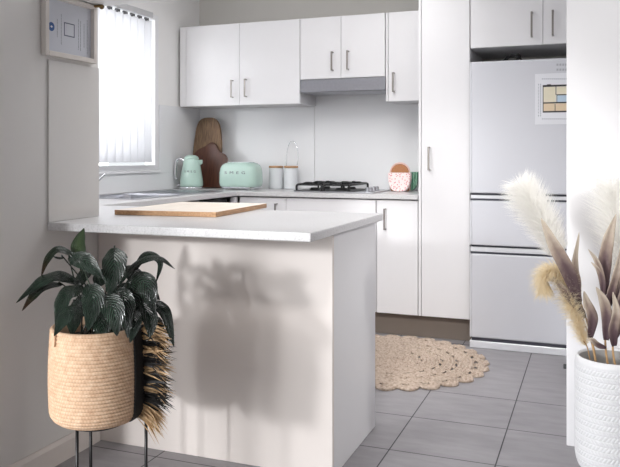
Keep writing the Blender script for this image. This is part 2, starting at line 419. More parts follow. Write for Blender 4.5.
# window frame, sill line, glass
w = bpy.data.objects.new('window_1', None); C.objects.link(w); struct(w)
bm = bmesh.new(); fx0, fx1 = WW - .06, WW + .012
box(bm, fx0, fx1, wy1 - .045, wy1, wz0, wz1); box(bm, fx0, fx1, wy0, wy0 + .045, wz0, wz1)
box(bm, fx0, fx1, wy0 + .045, wy1 - .045, wz1 - .035, wz1); box(bm, fx0, fx1, wy0 + .045, wy1 - .045, wz0, wz0 + .035)
box(bm, fx0 + .01, fx0 + .04, (wy0 + wy1) / 2 - .02, (wy0 + wy1) / 2 + .02, wz0 + .035, wz1 - .035)
finish('window_frame', bm, M['window_frame'], w, bevel=.003)
B('window_pane', WW - .048, WW - .044, wy0 + .04, wy1 - .04, wz0 + .03, wz1 - .03, M['glass'], w, bevel=0)
B('window_sill', WW + .001, WW + .022, wy0 - .02, wy1 + .015, wz0 - .02, wz0, M['window_frame'], w, bevel=.003)
# glazed door frame in the left wall
d = bpy.data.objects.new('door_1', None); C.objects.link(d); struct(d)
bm = bmesh.new()
for y in (DY0, DY1 - .05): box(bm, LW - .08, LW - .02, y, y + .05, 0, 2.12)
box(bm, LW - .08, LW - .02, DY0, DY1, 2.07, 2.12)
finish('door_frame', bm, M['window_frame'], d)

# ------------------------------------------------------------------ vertical blind
bl = thing('vertical_blind', 'white vertical blind glowing with daylight across the kitchen window', 'blind', (WW + .06, 3.6, 2.075))
bm = bmesh.new(); box(bm, -.022, .022, 2.80 - 3.6, 4.325 - 3.6, .012, .048)
finish('headrail', bm, M['rail'], bl, bevel=.003)
k = 0; y = 4.275
while y > 2.82:
    bm = bmesh.new(); n = 8; ang = math.radians(20 + random.uniform(-3, 3)); zt, zb = -.012, -.975
    top = []; bot = []
    for i in range(n + 1):
        s = (i / n - .5) * .089; c = .007 * (1 - (2 * i / n - 1) ** 2)
        px, py = s * math.sin(ang) + c * math.cos(ang), s * math.cos(ang) - c * math.sin(ang)
        top.append(bm.verts.new((px, py, zt))); bot.append(bm.verts.new((px, py, zb)))
    for i in range(n): bm.faces.new((top[i], top[i + 1], bot[i + 1], bot[i]))
    v = finish('vane', bm, M['vane'], bl, smooth=True, loc=(0, y - 3.6, 0))
    md = v.modifiers.new('thickness', 'SOLIDIFY'); md.thickness = .0012
    bm = bmesh.new(); box(bm, -.006, .006, -.022, .022, -.016, .006); 
    finish('clip', bm, M['hook'], v, bevel=.001)
    y -= .0815; k += 1

# ------------------------------------------------------------------ splashbacks
tag(B('splashback', -1.864 + .001, LW + .007, 2.168, PY - .002, TOP + .001, 1.495, M['splash_grey'], bevel=.001),
    'glossy pale splashback panel on the left wall below the framed notice', 'splashback')
tag(B('splashback', WW + .002, -1.930, BW - .007, BW - .001, TOP + .001, 1.508, M['splash'], bevel=.001),
    'glossy white splashback behind the mint kettle and toaster', 'splashback')
tag(B('splashback', -1.927, -1.026, BW - .007, BW - .001, TOP + .001, 1.672, M['splash'], bevel=.001),
    'glossy white splashback behind the gas cooktop', 'splashback')
bm = bmesh.new()
box(bm, WW + .001, WW + .007, 2.47, BW - .009, TOP + .001, wz0 - .022); box(bm, WW + .001, WW + .007, wy1 + .017, BW - .009, wz0 - .022, 1.508)
tag(finish('splashback', bm, M['splash'], bevel=.001), 'white splashback around the window, behind the tap and sink', 'splashback')

# ------------------------------------------------------------------ worktop (one continuous U with the bar overhang and the sink cut-out)
SX0, SX1, SY0, SY1 = -2.80, -2.40, 3.50, 3.98      # bowl cut-out
CX0, CX1, CY0, CY1 = -1.86, -1.37, 4.66, 5.02      # cooktop cut-out
def worktop():
    xs = sorted({WW + .001, SX0, SX1, -2.275, LW + .0, CX0, CX1, -1.026, -.833})
    ys = sorted({2.166, PY + .001, 3.015, SY0, SY1, 4.51, CY0, CY1, BW - .0005})
    def inside(x, y):
        a = WW < x < -2.275 and PY < y < BW
        b_ = WW < x < -1.026 and 4.51 < y < BW
        c = (LW < x < -.833 and 2.166 < y < 3.015) or (WW < x < LW + .01 and PY < y < 3.015)
        hole = (SX0 < x < SX1 and SY0 < y < SY1) or (CX0 < x < CX1 and CY0 < y < CY1)
        return (a or b_ or c) and not hole
    bm = bmesh.new(); cache = {}
    def V(i, j, z):
        if (i, j, z) not in cache: cache[(i, j, z)] = bm.verts.new((xs[i], ys[j], z))
        return cache[(i, j, z)]
    nx, ny = len(xs) - 1, len(ys) - 1
    ok = lambda i, j: 0 <= i < nx and 0 <= j < ny and inside((xs[i] + xs[i + 1]) / 2, (ys[j] + ys[j + 1]) / 2)
    for i in range(nx):
        for j in range(ny):
            if not ok(i, j): continue
            bm.faces.new((V(i, j, TOP), V(i + 1, j, TOP), V(i + 1, j + 1, TOP), V(i, j + 1, TOP)))
            bm.faces.new((V(i, j, UND), V(i, j + 1, UND), V(i + 1, j + 1, UND), V(i + 1, j, UND)))
            for (di, dj, a, b_) in ((-1, 0, (i, j), (i, j + 1)), (1, 0, (i + 1, j), (i + 1, j + 1)), (0, -1, (i, j), (i + 1, j)), (0, 1, (i, j + 1), (i + 1, j + 1))):
                if not ok(i + di, j + dj): bm.faces.new((V(*a, TOP), V(*b_, TOP), V(*b_, UND), V(*a, UND)))
    bmesh.ops.dissolve_limit(bm, angle_limit=.01, verts=bm.verts, edges=bm.edges)
    return finish('worktop', bm, M['stone'], bevel=.006, seg=3)
tag(worktop(), 'pale speckled stone worktop running around the kitchen and over the breakfast bar', 'worktop')

# ------------------------------------------------------------------ handles and cabinets
def handle_mesh(length=.105, horizontal=False):
    bm = bmesh.new(); w, t, dp = .011, .007, .036
    box(bm, -w / 2, w / 2, -dp, -dp + t, -length / 2, length / 2)
    for s in (-1, 1):
        z = s * (length / 2 - t / 2); box(bm, -w / 2, w / 2, -dp + t * .5, 0, z - t / 2, z + t / 2)
    if horizontal: bmesh.ops.rotate(bm, verts=bm.verts, cent=(0, 0, 0), matrix=Matrix.Rotation(PI / 2, 3, 'Y'))
    return bm
def cabinet(name, label, x0, x1, z0, z1, yf, doors, group=None, fillers=(), yb=BW - .009, sides=True):
    cx = (x0 + x1) / 2; o = (cx, yf, z0)
    t = thing(name, label, 'cabinet', o, 0, group)
    bm = bmesh.new(); th = .016; yo = .0195
    y0, y1 = yf + yo, yb
    box(bm, x0, x0 + th, y0, y1, z0, z1); box(bm, x1 - th, x1, y0, y1, z0, z1)
    box(bm, x0 + th, x1 - th, y0, y1, z0, z0 + th); box(bm, x0 + th, x1 - th, y0, y1, z1 - th, z1); box(bm, x0 + th, x1 - th, y1 - .006, y1, z0 + th, z1 - th)
    bmesh.ops.translate(bm, verts=bm.verts, vec=-Vector(o))
    finish('carcass', bm, M['carcass'], t)
    for (a, b_) in fillers: B('side_panel', a, b_, yf - .001, yf + .018, z0, z1, M['laminate'], t, off=o)
    for (a, b_, za, zb, hx, hz, hl, horiz) in doors:
        dr = B('door' if hx is not None else 'front_panel', a, b_, yf, yf + .018, za, zb, M['laminate'], t, bevel=.0015, off=o)
        if hx is not None:
            finish('handle', handle_mesh(hl, horiz), M['nickel'], dr, bevel=.001, loc=(hx - cx, -.0003, hz - z0))
    return t
ux = lambda x: at_y(x, 100, UF).x
zt = 2.097; zb_ = 1.508
xm = ux(239.5); x300 = -1.917
cabinet('wall_cabinet', 'white two-door wall cabinet above the kettle and toaster', WW + .024, x300, zb_, zt, UF,
        [(ux(186) + .001, xm - .0015, zb_, zt, ux(233), at_y(233, 89, UF).z, .128, False), (xm + .0015, x300 - .001, zb_, zt, ux(246.5), at_y(247, 88, UF).z, .128, False)],
        fillers=((WW + .024, ux(186) - .001),))
z2 = 1.674
cabinet('wall_cabinet', 'short white two-door wall cabinet above the steel rangehood', x300 + .003, -1.3, z2, zt, UF,
        [(x300 + .004, ux(341) - .0015, z2, zt, ux(333), at_y(333, 61.5, UF).z, .13, False), (ux(341) + .0015, ux(385) - .001, z2, zt, ux(348.5), at_y(348, 60.5, UF).z, .13, False)])
cabinet('wall_cabinet', 'narrow single-door wall cabinet between rangehood and tall pantry', -1.298, -1.026, zb_ - .002, zt, UF,
        [(ux(388.5) - .001, -1.028, zb_ - .002, zt, ux(394), at_y(394, 82.5, UF).z, .13, False)], fillers=((-1.298, ux(388.5) - .004),))
bx = lambda x, y=250: at_y(x, y, BF).x
zk = .148; zu = .862
x286, x376 = bx(286, 200), bx(376.5, 205)
cabinet('base_cabinet', 'white base cabinet under the worktop beneath toaster and canisters', -2.271, x286 - .001, zk, zu, BF,
        [(-2.262, x286 - .002, zk, zu, bx(277, 207), .845 - .07, .10, False)])
cabinet('base_cabinet', 'wide white base cabinet with plain front under the gas cooktop', x286 + .001, x376 - .001, zk, zu, BF,
        [(x286 + .0025, x376 - .006, zk, zu, None, 0, 0, False)])
cabinet('base_cabinet', 'narrow white base cabinet beneath the pink dotted planter beside the pantry', x376 + .001, -1.026, zk, zu, BF,
        [(x376 + .003, -1.029, zk, zu, bx(385.5, 218), at_y(385, 219, BF).z, .135, False)])
cabinet('pantry', 'tall white single-door pantry cupboard left of the fridge', -1.0235, -.708, zk, 2.40, BF,
        [(bx(421.5), -.7095, zk, 2.40, bx(429.5), at_y(429, 158.5, BF).z, .145, False)], fillers=((-1.0235, bx(421.5) - .003),))
zc = 1.797
cabinet('wall_cabinet', 'white two-door cabinet set over the tall fridge', -.7055, -.096, zc, 2.40, BF,
        [(-.704, bx(543) - .0015, zc, 2.40, bx(532), at_y(532, 25, BF).z, .148, False), (bx(543) + .0015, -.098, zc, 2.40, bx(553), at_y(553, 23.5, BF).z, .148, False)])
tag(B('kickboard', -2.27, -.7085, 4.60, 4.616, .001, .145, M['kick']), 'brown grey kickboard under the back cabinets and pantry', 'kickboard')
# sink run under the window
sr = thing('base_cabinet', 'white base cabinets under the window worktop, behind the breakfast bar', 'cabinet', (-2.3, 3.5, 0))
so = (-2.3, 3.5, 0)
B('carcass', -2.88, -2.312, 2.48, 3.872, .145, .770, M['carcass'], sr, off=so)
B('door', -2.311, -2.293, 3.03, 3.448, .148, .862, M['laminate'], sr, off=so); B('door', -2.311, -2.293, 3.452, 3.870, .148, .862, M['laminate'], sr, off=so)
B('kick_panel', -2.36, -2.345, 3.03, 3.872, .001, .144, M['kick'], sr, off=so)
B('corner_post', -2.312, -2.276, 4.488, 4.524, .001, .862, M['carcass'], sr, off=so)
dw = thing('dishwasher', 'stainless dishwasher with dark control strip under the window worktop', 'dishwasher', (-2.33, 4.18, 0))
do = (-2.33, 4.18, 0)
B('tub', -2.87, -2.345, 3.884, 4.478, .1, .770, M['steel'], dw, off=do)
B('door', -2.344, -2.325, 3.886, 4.476, .12, .79, M['steel'], dw, bevel=.003, off=do)
B('control_strip', -2.344, -2.33, 3.886, 4.476, .793, .852, M['black_plastic'], dw, bevel=.003, off=do)
B('plinth', -2.38, -2.36, 3.886, 4.476, .001, .098, M['black_plastic'], dw, off=do)

# breakfast bar
pb = thing('breakfast_bar', 'warm white breakfast bar base with flat back and end panel', 'breakfast bar', (-1.36, 2.74, 0))
po = (-1.36, 2.74, 0)
B('back_panel', LW + .001, -.8652, PY, PY + .018, .001, UND - .001, M['breakfast_panel'], pb, off=po, bevel=.001)
B('end_panel', -.883, -.865, PY + .0182, 3.008, .001, UND - .001, M['laminate'], pb, off=po, bevel=.0015)
B('carcass', -2.27, -.885, PY + .02, 3.0, .12, UND - .002, M['carcass'], pb, off=po)

# ------------------------------------------------------------------ sink and tap
sk = thing('kitchen_sink', 'stainless steel sink with drainer set in the worktop below the window', 'sink', (-2.6, 3.74, TOP))
bm = bmesh.new(); o = Vector((-2.6, 3.74, TOP))
out = rrect(.47, 1.10, .03); mid_z = .003
def ring(w_, d_, r, z, oy=0): return [Vector((x, y + oy, z)) for x, y in rrect(w_, d_, r)]
loft(bm, [ring(.46, .54, .03, .0008), ring(.46, .54, .03, .004), ring(.40, .48, .04, .004), ring(.392, .472, .04, -.004), ring(.36, .44, .05, -.118), ring(.10, .12, .04, -.124)], cap=False)
bm.faces.new([v for v in list(bm.verts)[-28:]])
finish('bowl', bm, M['steel'], sk, smooth=False, bevel=0)
bm = bmesh.new()
loft(bm, [ring(.46, .50, .03, .0008, .53), ring(.46, .50, .03, .0045, .53), ring(.42, .46, .03, .0045, .53), ring(.41, .45, .03, .0015, .53)], cap=False)
bm.faces.new(list(bm.verts)[-28:])
for i in range(9): box(bm, -.16 + i * .038, -.148 + i * .038, .34, .70, .0014, .005)
finish('drainer', bm, M['steel'], sk, bevel=.001)
bm = bmesh.new(); lathe(bm, [(.028, -.123), (.028, -.120), (.012, -.120)], 24); finish('plug_hole', bm, M['chrome'], sk)
tp = thing('mixer_tap', 'chrome mixer tap with raised lever by the sink under the window', 'tap', (-2.845, 3.72, TOP))
bm = bmesh.new(); lathe(bm, [(.027, .0008), (.027, .006), (.021, .012), (.021, .06), (.019, .066)], 28); finish('body', bm, M['chrome'], tp, smooth=True)
bm = bmesh.new(); tube(bm, catmull([(0, 0, .045), (.03, -.04, .075), (.06, -.09, .082), (.085, -.13, .066)], 8), .011, 12); finish('spout', bm, M['chrome'], tp, smooth=True)
bm = bmesh.new(); tube(bm, catmull([(0, 0, .06), (.012, .012, .085), (.05, .05, .135)], 8), .008, 10, .006); finish('lever', bm, M['chrome'], tp, smooth=True)

# ------------------------------------------------------------------ rangehood
rh = thing('rangehood', 'slim stainless slide-out rangehood under the short wall cabinet', 'rangehood', (-1.61, UF, 1.58)); ro = (-1.61, UF, 1.58)
B('housing', x300 + .004, -1.301, UF + .03, BW - .01, 1.600, 1.672, M['hood_steel'], rh, off=ro)
B('front_panel', x300 + .003, -1.301, UF - .002, UF + .028, 1.583, 1.671, M['hood_steel'], rh, bevel=.002, off=ro)
B('glass_visor', x300 + .02, -1.315, UF + .004, UF + .26, 1.578, 1.582, M['steel'], rh, off=ro)
B('filter', x300 + .06, -1.36, UF + .05, UF + .25, 1.594, 1.5995, M['steel'], rh, off=ro)

# ------------------------------------------------------------------ gas cooktop
ct = thing('gas_cooktop', 'black and steel gas cooktop set in the back worktop under the rangehood', 'cooktop', (-1.615, 4.83, TOP))
bm = bmesh.new(); prism(bm, rrect(.57, .46, .02), .006, 'z', (0, 0, .0008)); finish('hob_plate', bm, M['steel'], ct, bevel=.002)
bm = bmesh.new(); prism(bm, rrect(.44, .43, .015), .003, 'z', (-.07, 0, .0068)); finish('glass_top', bm, M['black_plastic'], ct, bevel=.001)
burn = [(-.175, .11, .045), (-.175, -.10, .036), (.02, .11, .036), (.02, -.10, .05)]
for (x, y, r) in burn:
    bm = bmesh.new(); lathe(bm, [(r, .0098), (r, .014), (r * .8, .018), (r * .8, .022), (r * .72, .026)], 28); finish('burner', bm, M['black_iron'], ct, smooth=False, loc=(x, y, 0))
for gx in (-.175, .02):
    bm = bmesh.new(); w_ = .178; d_ = .42; zz = .050; r = .0075
    pts = [Vector((gx + x, y, zz)) for x, y in rrect(w_, d_, .03, 4)]
    tube(bm, pts, r, 6, closed=True)
    for y in (-.10, .11):
        for (ax, ay) in ((1, 0), (-1, 0), (0, 1), (0, -1)):
            L = (w_ / 2 if ax else .10)
            tube(bm, [(gx + ax * .022, y + ay * .022, zz + .008), (gx + ax * L * .7, y + ay * L * .7, zz + .008), (gx + ax * L, y + ay * L, zz)], r, 6)
    tube(bm, [(gx - w_ / 2, .005, zz), (gx + w_ / 2, .005, zz)], r, 6)
    for sx in (-1, 1):
        for sy in (-1, 1):
            tube(bm, catmull([(gx + sx * (w_ / 2 - .012), sy * (d_ / 2 - .012), zz), (gx + sx * w_ / 2, sy * d_ / 2, zz - .008), (gx + sx * (w_ / 2), sy * d_ / 2, .008)], 4), r, 6)
    finish('trivet', bm, M['black_iron'], ct, smooth=True)
for k in range(4):
    bm = bmesh.new(); lathe(bm, [(.019, .0068), (.019, .012), (.015, .013), (.014, .030), (.012, .032)], 24)
    box(bm, -.003, .003, -.013, .013, .031, .036); finish('knob', bm, M['steel'], ct, loc=(.215 - .0, -.15 + k * .075, 0), bevel=.001)

# ------------------------------------------------------------------ fridge
FX0, FX1, FY = -.697, -.118, 4.452
fr = thing('fridge', 'tall silver white three-door fridge standing in the alcove', 'fridge', ((FX0 + FX1) / 2, FY, 0)); fo = ((FX0 + FX1) / 2, FY, 0)
B('cabinet', FX0 + .002, FX1, FY + .062, 5.06, .012, 1.700, M['fridge_trim'], fr, bevel=.004, off=fo)
for (za, zb) in ((.921, 1.703), (.612, .878), (.062, .562)):
    dr = B('door', FX0 + .008, FX1 - .004, FY, FY + .058, za, zb, M['fridge'], fr, bevel=.008, off=fo)
    B('edge_trim', FX0, FX0 + .0075, FY + .006, FY + .058, za, zb, M['fridge_trim'], dr, bevel=.002, off=fo)
for (za, zb) in ((.8805, .9185), (.5645, .6095)):
    gr = B('handle_recess', FX0 + .004, FX1 - .004, FY + .012, FY + .0575, za + .008, zb - .010, M['fridge_trim'], fr, bevel=.002, off=fo)
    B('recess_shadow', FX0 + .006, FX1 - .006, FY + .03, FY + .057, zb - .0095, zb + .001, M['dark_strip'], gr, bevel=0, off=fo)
    B('seal', FX0 + .006, FX1 - .006, FY + .004, FY + .057, za - .0015, za + .0075, M['dark_strip'], gr, bevel=0, off=fo)
B('plinth', FX0, FX1 - .004, FY - .004, FY + .058, .001, .044, M['fridge_trim'], fr, bevel=.004, off=fo)
B('bottom_gap', FX0 + .012, FX1 - .006, FY + .004, FY + .057, .0445, .0615, M['dark_strip'], fr, bevel=0, off=fo)
# small faint badge marks near the top right of the door
bm = bmesh.new()
for r_ in range(2):
    x = 556.5
    while x < 566:
        p = at_y(x, 64.7 + r_ * 5, FY - .0004); q = at_y(x + 2.0, 64.7 + r_ * 5, FY)
        box(bm, p.x, q.x, FY - .0012, FY - .0002, p.z - .006, p.z + .006); x += 2.9
bmesh.ops.translate(bm, verts=bm.verts, vec=-Vector(fo))
finish('badge', bm, M['pale_ink'], fr)
# floor plan sheet
fp = thing('floor_plan_sheet', 'white sheet with coloured floor plan stuck to the fridge door', 'paper', tuple(at_y(552, 98, FY)))
fpo = Vector(fp.location)
def on_fridge(x, y): p = at_y(x, y, FY); return p.x - fpo.x, p.z - fpo.z
a = on_fridge(535, 74); b_ = on_fridge(568, 124)
wd = .235
bm = bmesh.new(); box(bm, a[0], a[0] + wd, -.0016, -.0006, b_[1], a[1]); finish('sheet', bm, M['paper'], fp)
def patch(name, x0, y0, x1, y1, m, dy=-.0020, nm=None):
    p = on_fridge(x0, y0); q = on_fridge(x1, y1); bm = bmesh.new(); box(bm, p[0], q[0], dy, dy + .0003, q[1], p[1]); return finish(name, bm, m, fp)
patch('plan_room', 543.3, 86, 556, 102.5, M['cream_ink']); patch('plan_room', 556.4, 86, 572, 94.5, M['cream_ink']); patch('plan_room', 557.3, 95, 572, 102, M['blue_ink'])
patch('plan_room', 543.3, 103, 555, 111.5, M['tan_ink']); patch('plan_room', 555.4, 102.4, 572, 111.5, M['tan_ink'])
bm = bmesh.new()
def ln(x0, y0, x1, y1):
    p = on_fridge(x0, y0); q = on_fridge(x1, y1); box(bm, p[0], q[0], -.0026, -.0021, q[1], p[1])
ln(542.8, 85.2, 572, 86.1); ln(542.8, 111.2, 572, 112.1); ln(542.8, 85.2, 543.5, 112); ln(555.6, 85.2, 556.3, 95); ln(556.5, 94.4, 572, 95); ln(543, 102.4, 572, 103); ln(556.6, 95, 557.2, 103); ln(554.8, 104, 555.4, 112); ln(547, 84.4, 551, 85.4)
finish('plan_walls', bm, M['dark_ink'], fp)
for yy in (78.5, 118.5):
    bm = bmesh.new(); x = 542
    while x < 571: ln(x, yy, x + 1.1, yy + .9); x += 2
    finish('dimension_print', bm, M['grey_ink'], fp)
for xx in (538.2, 540.2):
    bm = bmesh.new(); yy = 84
    while yy < 116: ln(xx, yy, xx + .7, yy + 1.4); yy += 2.2 if xx > 539 else 3.1
    finish('dimension_print', bm, M['grey_ink'], fp)
# coil of cable lying on the fridge top
bm = bmesh.new(); p0 = at_y(512, 58, 4.56); pts = []
for i in range(60):
    a_ = i / 59 * 2 * PI * 3; r = .04 + .006 * math.sin(a_ * .7)
    pts.append(Vector((r * math.cos(a_), r * .55 * math.sin(a_), .030 + .022 * math.sin(a_ + .4) + .004 * math.sin(i))))
tube(bm, pts, .006, 8)
tube(bm, catmull([(.04, 0, .03), (.06, -.01, .01), (.08, .02, .009), (.09, .08, .009)], 6), .006, 8)
tube(bm, catmull([(-.04, 0, .03), (-.065, .0, .009), (-.09, .02, .008)], 6), .005, 8)
tag(finish('cable', bm, M['black_plastic'], smooth=True, loc=(p0.x, 4.60, 1.7025)), 'black coiled cable lying on top of the fridge', 'cable')

# ------------------------------------------------------------------ lettering
def lettering(parent, text, size, warp, m=None, space=1.8):
    cu = bpy.data.curves.new('lettering', 'FONT'); cu.body = text; cu.size = size; cu.extrude = .0006; cu.align_x = 'CENTER'; cu.align_y = 'CENTER'; cu.space_character = space
    tmp = bpy.data.objects.new('lettering_tmp', cu); C.objects.link(tmp)
    bpy.context.view_layer.update()
    me = bpy.data.meshes.new_from_object(tmp); bpy.data.objects.remove(tmp)
    for v in me.vertices: v.co = warp(v.co)
    me.materials.clear(); me.materials.append(m or M['letter'])
    return link('lettering', me, parent)

# ------------------------------------------------------------------ kettle
kd = 5.42
kp = at_depth(191.5, 186, kd)
ke = thing('electric_kettle', 'mint green retro electric kettle with chrome handle beside the toaster', 'kettle', (kp.x, kp.y, TOP + .0008), YAW)
bm = bmesh.new(); lathe(bm, [(.070, 0), (.088, .001), (.090, .012), (.086, .018)], 40); finish('power_base', bm, M['chrome'], ke, smooth=True)
bm = bmesh.new(); lathe(bm, [(.080, .019), (.084, .022), (.085, .035), (.082, .07), (.073, .13), (.062, .19), (.056, .214), (.052, .218)], 48); finish('body', bm, M['mint'], ke, smooth=True)
bm = bmesh.new(); lathe(bm, [(.055, .2185), (.054, .226), (.046, .238), (.028, .247), (.004, .250)], 40); ld = finish('lid', bm, M['mint'], ke, smooth=True)
bm = bmesh.new(); loft(bm, [[Vector((.045 + t * .036, s * (1 - .55 * t) * .034, z)) for s, z in ((-1, .212), (-.6, .17 + .02 * t), (0, .155 + .03 * t), (.6, .17 + .02 * t), (1, .212), (.0, .2145))] for t in (0, .5, 1)])
finish('spout', bm, M['mint'], ke, smooth=False, bevel=.003)
bm = bmesh.new(); pts = catmull([(-.056, 0, .205), (-.085, 0, .222), (-.112, 0, .205), (-.118, 0, .15), (-.120, 0, .085)], 8)
tube(bm, pts, .0125, 12, .009); tube(bm, catmull([(-.120, 0, .086), (-.115, 0, .076), (-.108, 0, .08)], 4), .009, 10)
finish('handle', bm, M['chrome'], ke, smooth=True)
bm = bmesh.new(); box(bm, -.105, -.083, -.01, .01, .022, .034); finish('switch', bm, M['chrome'], ke, bevel=.003)
def kw(co):
    R_ = .0722; a_ = co.x / R_; rr = R_ + .0016 + co.z
    return Vector((rr * math.sin(a_), -rr * math.cos(a_), .128 + co.y))
lettering(ke, 'SMEG', .022, kw, space=1.9)

# ------------------------------------------------------------------ toaster
tq = at_depth(238.5, 186.5, 5.62)
ts = thing('toaster', 'mint green rounded toaster on the back worktop', 'toaster', (at_y(235, 186, 4.69).x, 4.785, TOP + .0008), 0)
secs = []
for z, w_, d_ in ((.022, .272, .180), (.026, .284, .19), (.05, .292, .196), (.12, .290, .194), (.155, .280, .186), (.176, .262, .170), (.190, .230, .14), (.196, .19, .105), (.1965, .10, .05)):
    secs.append([Vector((x, y, z)) for x, y in rrect(w_, d_, min(.055, d_ * .45), 8)])
bm = bmesh.new(); loft(bm, secs); finish('body', bm, M['mint'], ts, smooth=True)
bm = bmesh.new(); prism(bm, rrect(.268, .176, .05), .012, 'z', (0, 0, .010)); finish('base', bm, M['chrome'], ts, bevel=.003)
for y in (-.03, .03): 
    bm = bmesh.new(); box(bm, -.09, .09, y - .011, y + .011, .196, .1985); finish('slot', bm, M['chrome'], ts, bevel=.001)
for sx in (-1, 1):
    for sy in (-1, 1):
        bm = bmesh.new(); lathe(bm, [(.017, 0), (.017, .006), (.012, .012)], 16); finish('foot', bm, M['chrome'], ts, loc=(sx * .095, sy * .06, 0))
bm = bmesh.new(); box(bm, -.152, -.146, -.012, .012, .06, .13); box(bm, -.168, -.15, -.016, .016, .112, .126); finish('lever', bm, M['chrome'], ts, bevel=.003)
lettering(ts, 'SMEG', .027, lambda c: Vector((c.x * 1.6, -.0978 - c.z, .122 + c.y)), space=1.9)

# ------------------------------------------------------------------ boards leaning in the corner
def outline_px(pts, d, cx, zb=TOP):
    out = []
    for x, y in pts: out.append((((x - cx) / F_PX) * d * 1.12, (188.6 - y) / F_PX * d * .965))
    return out
def smooth_closed(pts, n=5):
    P = [Vector((a_, b_, 0)) for a_, b_ in pts]; K = len(P); o_ = []
    for i in range(K):
        a_, b_, c, e_ = P[i - 1], P[i], P[(i + 1) % K], P[(i + 2) % K]
        for k in range(n):
            t = k / n; q = .5 * ((2 * b_) + (c - a_) * t + (2 * a_ - 5 * b_ + 4 * c - e_) * t * t + (3 * b_ - a_ - 3 * c + e_) * t ** 3); o_.append((q.x, q.y))
    return o_
bd = 5.70
def lean_board(name, label, pts, cxp, ypos, mt, lean, t=.018):
    p = at_y(cxp, 189, ypos)
    bm = bmesh.new(); prism(bm, smooth_closed(outline_px(pts, bd, cxp)), t, 'y')
    o = finish(name, bm, mt, bevel=.003, loc=(p.x, ypos, TOP + .0225), rot=(-lean, 0, 0))
    return tag(o, label, 'board')
lean_board('serving_board', 'tall weathered timber board with rounded top leaning behind the kettle',
           [(190, 190), (190, 172), (190.5, 158), (191.5, 140), (193, 127), (197, 120.5), (204, 119), (211, 120.5), (215.5, 128), (218, 142), (219, 160), (219, 178), (218, 190), (204, 190.6)], 198.8, 4.925, M['bark_wood'], math.radians(7.5), .02)
lean_board('serving_board', 'dark walnut board with curved shoulders propped behind the mint kettle and toaster',
           [(192, 190), (191, 175), (191, 160), (195, 153), (202, 149), (208, 145), (213, 147), (217, 154), (223, 158), (226, 166), (224.5, 178), (222, 190), (206, 190.6)], 203, 4.895, M['walnut'], math.radians(7.5), .018)

# ------------------------------------------------------------------ canisters and wire loop
def canister(label, px):
    p = at_y(px, 187, 4.99)
    c = thing('canister', label, 'canister', (p.x, 4.985, TOP + .0008), 0, 'white canisters with wooden lids')
    bm = bmesh.new(); lathe(bm, [(.047, 0), (.051, .002), (.0515, .01), (.0515, .150), (.0505, .153)], 40); finish('jar', bm, M['canister'], c, smooth=False, bevel=0)
    bm = bmesh.new(); lathe(bm, [(.051, .154), (.053, .155), (.053, .167), (.050, .169)], 40); finish('lid', bm, M['lid_wood'], c)
    for f in c.children:
        for p_ in f.data.polygons: p_.use_smooth = abs(p_.normal.z) < .5
    return c
canister('white canister with wooden lid, the one nearer the toaster', 276.3)
canister('white canister with wooden lid, the one nearer the cooktop', 291.2)
p = at_y(290, 187, 5.06)
ws = thing('wire_stand', 'thin white wire loop stand rising behind the canisters', 'stand', (p.x, 5.065, TOP + .0008))
bm = bmesh.new(); zz = lambda y: (188.5 - y) / F_PX * 5.75
tube(bm, catmull([(-.030, 0, .006), (-.030, 0, .10), (-.028, 0, zz(156)), (-.008, 0, zz(145.5)), (.022, 0, zz(143.5)), (.052, 0, zz(148)), (.062, 0, zz(158)), (.055, 0, zz(166))], 8), .0030, 8)
finish('loop', bm, M['chrome'], ws, smooth=True)
bm = bmesh.new(); lathe(bm, [(.026, 0), (.026, .005), (.008, .008)], 24); finish('foot', bm, M['white_gloss'], ws, loc=(-.03, 0, 0))

# ------------------------------------------------------------------ watermelon set
mp_ = at_y(400, 190, 5.0)
def halfround(w_, h, n=24, top=.012):
    pts = [(-w_ / 2, h), (w_ / 2, h)]
    for k in range(1, n):
        a_ = k / n * PI; pts.append((w_ / 2 * (abs(math.cos(a_)) ** .62) * (1 if math.cos(a_) > 0 else -1), h - h * math.sin(a_) ** .8))
    return pts
bm = bmesh.new(); prism(bm, halfround(.158, .128), .05, 'y', (0, -.025, 0))
tag(finish('planter', bm, M['pink'], bevel=.006, loc=(at_y(399.8, 180, 4.9).x, 4.90, TOP + .0008)), 'pink half-round planter with red dots on the back worktop', 'planter')
ca = at_y(400.0, 173.0, 4.945); hz = ca.z - TOP
arch = lambda r: [(-r, 0), (r, 0)] + [(r * math.cos(PI * k / 24), hz + r * math.sin(PI * k / 24)) for k in range(25)]
bm = bmesh.new(); prism(bm, arch(.061), .014, 'y')
ab = tag(finish('arched_board', bm, M['cork'], bevel=.002, loc=(ca.x, 4.938, TOP + .0008)), 'cork-brown arched wooden board with pale pink edge behind the dotted planter', 'board')
bm = bmesh.new(); tube(bm, [(-.0675, 0, .006)] + [(.0675 * math.cos(PI * k / 24), 0, hz + .0675 * math.sin(PI * k / 24)) for k in range(24, -1, -1)] + [(.0675, 0, .006)], .0055, 8)
finish('rim', bm, mat('pale_pink_rim', rgb(240, 205, 196), .4), ab, smooth=True, loc=(0, .007, 0))
bm = bmesh.new(); prism(bm, halfround(.158, .132), .05, 'y', (0, -.025, 0))
uvl = bm.loops.layers.uv.new('UVMap')
for f in bm.faces:
    for lp in f.loops: lp[uvl].uv = (lp.vert.co.x * 3, lp.vert.co.z * 3)
tag(finish('planter', bm, M['green_dish'], bevel=.006, loc=(at_y(407.3, 180, 4.99).x, 4.995, TOP + .0008)), 'green striped half-round planter behind the pink dotted one, against the pantry', 'planter')

